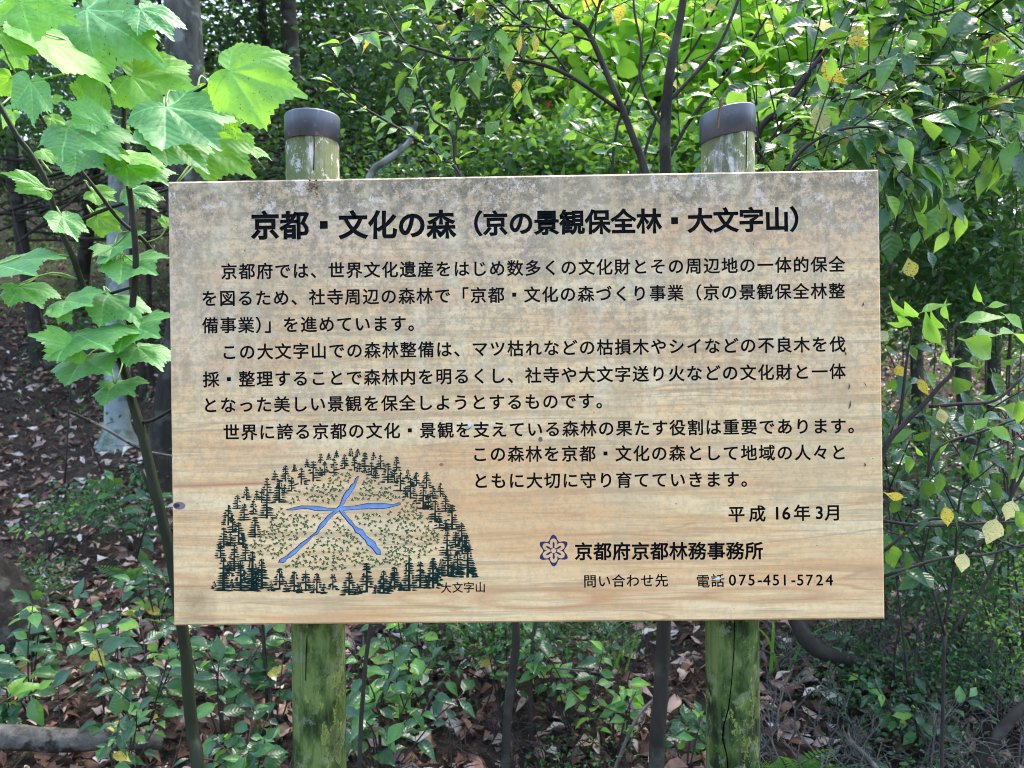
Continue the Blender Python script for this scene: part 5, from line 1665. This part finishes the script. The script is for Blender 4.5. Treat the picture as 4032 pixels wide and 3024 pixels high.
# darker evergreen crowns closing the background
for i, (px, py, d, rx, rz) in enumerate([(-100, 250, 8, 1.8, 1.4), (700, 100, 9, 2.2, 1.5), (1350, 150, 9.5, 1.7, 1.3), (1750, 250, 10, 2.0, 1.4), (2200, 150, 11, 2.2, 1.4), (1050, 450, 11, 2.0, 1.2), (1600, 480, 12, 2.0, 1.0), (2300, 420, 12, 2.2, 1.2)]):
    q = P(px, py, d); z = float(gz(q[0], d))
    tree('dark evergreen tree closing off the forest behind the board', q[0], d, q[2] - z + rz, .10, [(0, 0, q[2] - z, rx, 1.2, rz)], M['bark'], 200 + i, leafL=.10, group='dark evergreens behind the board', ncl=110, per=90, csz=.34)
# light green big-leaved trees, upper right
for i, (px, py, d, rx, rz) in enumerate([(2620, 120, 5.2, .9, .6), (3000, 60, 5.0, 1.0, .7), (3400, 150, 4.8, .9, .7), (3800, 80, 5.2, 1.1, .7), (3300, 420, 5.6, 1.1, .6), (3850, 420, 5.8, 1.1, .6), (2780, 400, 6.0, .9, .5), (3600, 0, 6.4, 1.6, .9), (2950, 250, 7.0, 1.5, .9), (3250, 650, 6.6, 1.0, .5)]):
    q = P(px, py, d); z = float(gz(q[0], d))
    tree('young tree with big bright-green leaves behind the right post', q[0], d, q[2] - z + rz * .5, .05, [(0, 0, q[2] - z, rx, .6, rz)], M['bark'], 300 + i, leafL=.13, leafmat='far_bright', sh=SH_BIG, group='bright-leaved trees behind the right post', ncl=46, per=22, csz=.28)


# ------------------------------------------------------------------ shrubs of the middle distance
def bush(label, px, py, d, rx, ry, rz, mk, L, n, seed, sh=None, name='understory_shrub', csz=.16, group=None):
    g = np.random.default_rng(seed)
    c = P(px, py, d)
    b = np.array((c[0], d, float(gz(c[0], d)) - .03))
    t = plant(name, label, 'shrub', b, group)
    per = 26
    p, cl = cloud(c, (rx, ry, rz), max(6, n // per), per, g, csz, .3)
    p = p[p[:, 2] > gz(p[:, 0], p[:, 1]) + .02]
    p = p[p[:, 1] > 1.5]
    nst = 2 if c[2] - b[2] > .8 else 4
    for i in range(nst):
        e = cl[g.integers(len(cl))]
        bs = b + np.array((g.normal() * rx * .5, g.normal() * ry * .3, 0)); bs[2] = float(gz(bs[0], bs[1])) - .02
        link('stem', MB().add(*tube_arrays(catmull([bs, (bs + e) / 2 + g.normal(size=3) * .06, e], 4), [.006 if d > 3 else .004, .0015], 5)).mesh('stem', M['stem_dark']), t)
    f = leaf_mass('foliage', p, g.uniform(.6, 1.2, len(p)) * L, sh or SH_MASS, M[mk], t, rgen=g, upbias=.8)
    return t


bush('dark small-leaved shrub right of the board, at the height of its upper edge', 3700, 900, 3.0, .42, .3, .35, 'small', .042, 2600, 1)
bush('dense dark shrub at the right edge beside the title line', 3950, 850, 3.3, .4, .3, .45, 'small', .045, 2600, 2)
bush('shaded shrub just right of the board beside the first text lines', 3620, 1050, 3.4, .35, .3, .3, 'small', .045, 1500, 3)
bush('shaded glossy shrub at the right edge below the dense dark one', 4000, 1180, 3.6, .45, .3, .25, 'glossy', .06, 1000, 4)
bush('low shrub with blue-green shine peeping over the board top centre', 2150, 640, 4.2, .62, .35, .17, 'glossy', .07, 1700, 5)
bush('fresh green shrub over the board top near the slim tree', 2380, 600, 3.9, .40, .3, .14, 'mid', .07, 900, 6)
bush('small-leaved shrub over the board top right of the left post', 1650, 720, 4.4, .35, .3, .12, 'small', .05, 900, 7)
bush('airy small-leaved bush at the lower right corner of the board', 3760, 2230, 2.9, .42, .25, .26, 'small', .026, 2600, 8, csz=.09)
bush('airy pale-leaved bush at the right edge, low', 4020, 2380, 2.8, .25, .25, .25, 'fresh', .022, 900, 9, csz=.09)
bush('low shrub right of the board, beside the date line', 3800, 1950, 3.1, .45, .25, .3, 'glossy', .06, 900, 10)
bush('shaded bush behind the slim trunk under the board', 1880, 2500, 2.9, .3, .2, .1, 'small', .035, 900, 11, csz=.09)
bush('tiny-leaved bush under the board right of the middle', 2280, 2480, 2.9, .2, .15, .08, 'small', .026, 800, 12, csz=.08)
bush('low green bush beside the grey tree foot', 300, 1990, 4.2, .25, .2, .1, 'small', .035, 700, 13, csz=.09)
bush('low ferny bush in the litter at the left', 120, 2300, 3.6, .22, .2, .08, 'small', .03, 600, 14, csz=.08)
bush('glossy bush in the shade right of the thick grey trunk', 1150, 560, 5.5, .7, .4, .35, 'glossy', .065, 1500, 15)
bush('glossy bush at the far left behind the sapling', 150, 330, 5.2, .8, .4, .4, 'glossy', .065, 2000, 16)
bush('shady bush behind the young shrub left of centre', 1500, 250, 5.6, .55, .4, .55, 'far_dark', .07, 1800, 17)
bush('shady bush at the top behind the twig spray', 1850, 330, 5.2, .6, .4, .5, 'far_dark', .07, 1800, 18)
bush('shady bush behind the fork of the slender shrub', 2250, 330, 5.4, .6, .4, .5, 'far_dark', .07, 1500, 19)
bush('deep green shrub behind the top right corner of the board', 3560, 700, 2.7, .35, .25, .25, 'small', .045, 2400, 31)
bush('deep green shrub in the upper right corner, below the crossing limb', 3900, 560, 2.9, .35, .25, .25, 'small', .045, 2400, 32)
bush('shadowy shrub at the right edge above the fresh sprigs', 3850, 1080, 2.9, .35, .2, .2, 'small', .042, 1600, 33)
for i, (lab, px, py, d, rx, rz, mk, L, n) in enumerate([
    ('fine green weeds among the dead twigs, right of the bent limb', 3480, 2700, 2.75, .25, .07, 'small', .022, 900),
    ('fine green weeds at the right edge near the dark fallen branch', 3900, 2640, 2.75, .25, .10, 'small', .022, 1200),
    ('fine green weeds at the bottom, right of the ferns', 3600, 2930, 2.6, .22, .06, 'small', .024, 800),
    ('fine green weeds below the right end of the board', 3300, 2560, 3.0, .2, .05, 'small', .024, 600),
    ('tiny-leaved green ground cover at the right edge of the picture', 3980, 2500, 3.0, .2, .10, 'small', .024, 900),
    ('fine weeds at the bottom between the slim trunk and the middle', 2330, 2960, 2.65, .2, .05, 'small', .022, 600)]):
    bush(lab, px, py, d, rx, .2, rz, mk, L, n, 60 + i, csz=.07)
# plain ground plants scattered on the slope: beyond counting
g = np.random.default_rng(99)
N = 700
x = g.uniform(-12, 12, N); y = g.uniform(3.6, 13, N)
keep = (g.random(N) < np.where((x < -.4) & (y < 7.5), .12, 1.0)); x, y = x[keep], y[keep]
c = np.stack([x, y, gz(x, y) + .12 + g.random(len(x)) * .25], 1)
p = (c[:, None, :] + g.normal(size=(len(c), 70, 3)) * np.array((.22, .22, .13))).reshape(-1, 3)
p = p[p[:, 2] > gz(p[:, 0], p[:, 1])]
o = leaf_mass('undergrowth', p, g.uniform(.04, .085, len(p)), SH_MASS, M['glossy'], None, rgen=g)
tag(o, 'dark low undergrowth covering the slope behind the board', None, None, 'stuff')
# the wooded hillside far behind reads as one mass
N = 3600
x = g.uniform(-26, 26, N); y = g.uniform(12, 22, N)
c = np.stack([x, y, gz(x, y) + g.random(N) ** 1.3 * 5.5], 1)
p = (c[:, None, :] + g.normal(size=(N, 34, 3)) * np.array((.5, .5, .35))).reshape(-1, 3)
o = leaf_mass('forest_canopy', p, g.uniform(.10, .19, len(p)), SH_DIA, M['far_dark'], None, rgen=g)
tag(o, 'far wooded hillside, a mass of dark leaves with sky glinting through', None, None, 'stuff')
# unseen leaf layer above the frame, added to darken the forest behind the board
N = 520
x = g.uniform(-8, 8, N); y = g.uniform(4.2, 12, N)
z = gz(x, y) + 4.5 + g.random(N) * 3.0
c = np.stack([x, y, z], 1)
c = c[(c[:, 2] - CAMZ) / c[:, 1] > .56]
p = (c[:, None, :] + g.normal(size=(len(c), 40, 3)) * np.array((.45, .45, .2))).reshape(-1, 3)
o = leaf_mass('shade_canopy', p, g.uniform(.10, .17, len(p)), SH_DIA, M['far_dark'], None, rgen=g)
tag(o, 'leafy canopy over the slope above the picture', None, None, 'stuff')

# ------------------------------------------------------------------ small things
M['orange'] = flat_material('orange_tape', (.75, .12, .04), .5)
q = P(2160, 420, 9.6)
mb = MB(); mb.tube([q - np.array((0, 0, .07)), q + np.array((0, 0, .07))], [.06, .055], 10, 1)
tp = mb.build('marker_tape', M['orange']); tag(tp, 'tiny orange marker tape on a trunk far behind the board top', 'tape')
M['husk'] = flat_material('brown_husk', (.10, .045, .025), .7)
def husk(label, px, py, L, ang, mat=None, name='bud_scale', r=.0012):
    c0 = BL(px, py)
    q = np.array(board.matrix_world.translation) if False else None
    w_ = bR * (c0[0] * math.cos(math.atan(SK)) - c0[1] * math.sin(math.atan(SK))) + bU * (c0[0] * math.sin(math.atan(SK)) + c0[1] * math.cos(math.atan(SK)))
    p = origin + w_ + bN * .001
    d = np.array((math.sin(ang), 0, math.cos(ang))) * L
    mb = MB(); mb.tube([p - d * .5, p + np.array((.0008, -.001, 0)), p + d * .5], [r * .3, r, r * .3], 6, 3)
    o = mb.build(name, mat or M['husk'])
    tag(o, label, 'husk')
husk('curled brown husk stuck on the board right of the text, upper of two', 3341, 1521, .010, .1)
husk('curled brown husk stuck on the board right of the text, lower of two', 3344, 1594, .014, .2)
husk('tiny red-brown husk below the last character of the fourth text line', 3327, 1392, .007, -.3)
husk('small brown husk near the right edge, below the second text line', 3396, 1198, .007, .2)
husk('small dark husk near the right edge beside the date area', 3403, 1829, .006, 0)
husk('thin brown scratch-like husk on the bare wood right of the text', 3405, 1515, .010, -.4, None, 'bud_scale', .0006)
M['web'] = flat_material('pale_lichen_flake', (.45, .62, .66), .6)
husk('pale blue-grey lichen flake on the seventh text line', 1846, 1680, .012, .7, M['web'], 'lichen_flake', .0028)
husk('pale blue-grey lichen flake on the telephone character', 2822, 2279, .016, 1.4, M['web'], 'lichen_flake', .0026)
# dried twig debris on the board's top edge by the left post, a catkin on the right cap
mb = MB(); rg = random.Random(4)
for i in range(16):
    c0 = P(1232 + rg.uniform(-16, 16), 745 + rg.uniform(-38, 22), BD - .004)
    e = c0 + np.array((rg.uniform(-.006, .006), -.002, rg.uniform(-.008, .008)))
    mb.tube([c0, e], [.0018, .0012], 5, 1)
o = mb.build('debris_clump', flat_material('dry_debris', (.20, .14, .08), .9)); tag(o, 'crumbly brown debris clump hanging at the board top by the left post', 'debris')
cp_ = [P(2838, 392, PD - prr * 1.1), P(2835, 430, PD - prr * 1.12), P(2828, 470, PD - prr * 1.12), P(2826, 505, PD - prr * 1.12)]
mb = MB()
pc = catmull(cp_, 5)
for i, q in enumerate(pc):
    s_ = .0022
    mb.tube([q + np.array((-s_, 0, -s_)), q + np.array((s_, -.001, s_))], [.0012, .0016], 5, 1)
mb.tube(cp_, [.0008, .0008], 5, 3)
o = mb.build('dried_catkin', flat_material('catkin_brown', (.16, .085, .04), .8)); tag(o, 'dried brown catkin lying down the front of the right post cap', 'catkin')
for lab, px, py, d in (('dried catkin hanging under the centre-top twigs', 2060, 130, 1.85), ('dried catkin hanging from the leftward branch near the fork', 2238, 310, 1.9), ('dried catkin hanging in the leaves above the pale yellow leaf', 3225, 260, 1.9)):
    q = P(px, py, d); mb = MB()
    for i in range(14):
        c0 = q + np.array((math.sin(i) * .0015, 0, -i * .0036))
        mb.tube([c0 + np.array((-.002, 0, 0)), c0 + np.array((.002, 0, -.001))], [.0012, .0016], 5, 1)
    mb.tube([q, q - np.array((0, 0, .05))], [.0008, .0008], 4, 1)
    tag(mb.build('dried_catkin', flat_material('catkin', (.16, .09, .045), .8)), lab, 'catkin')
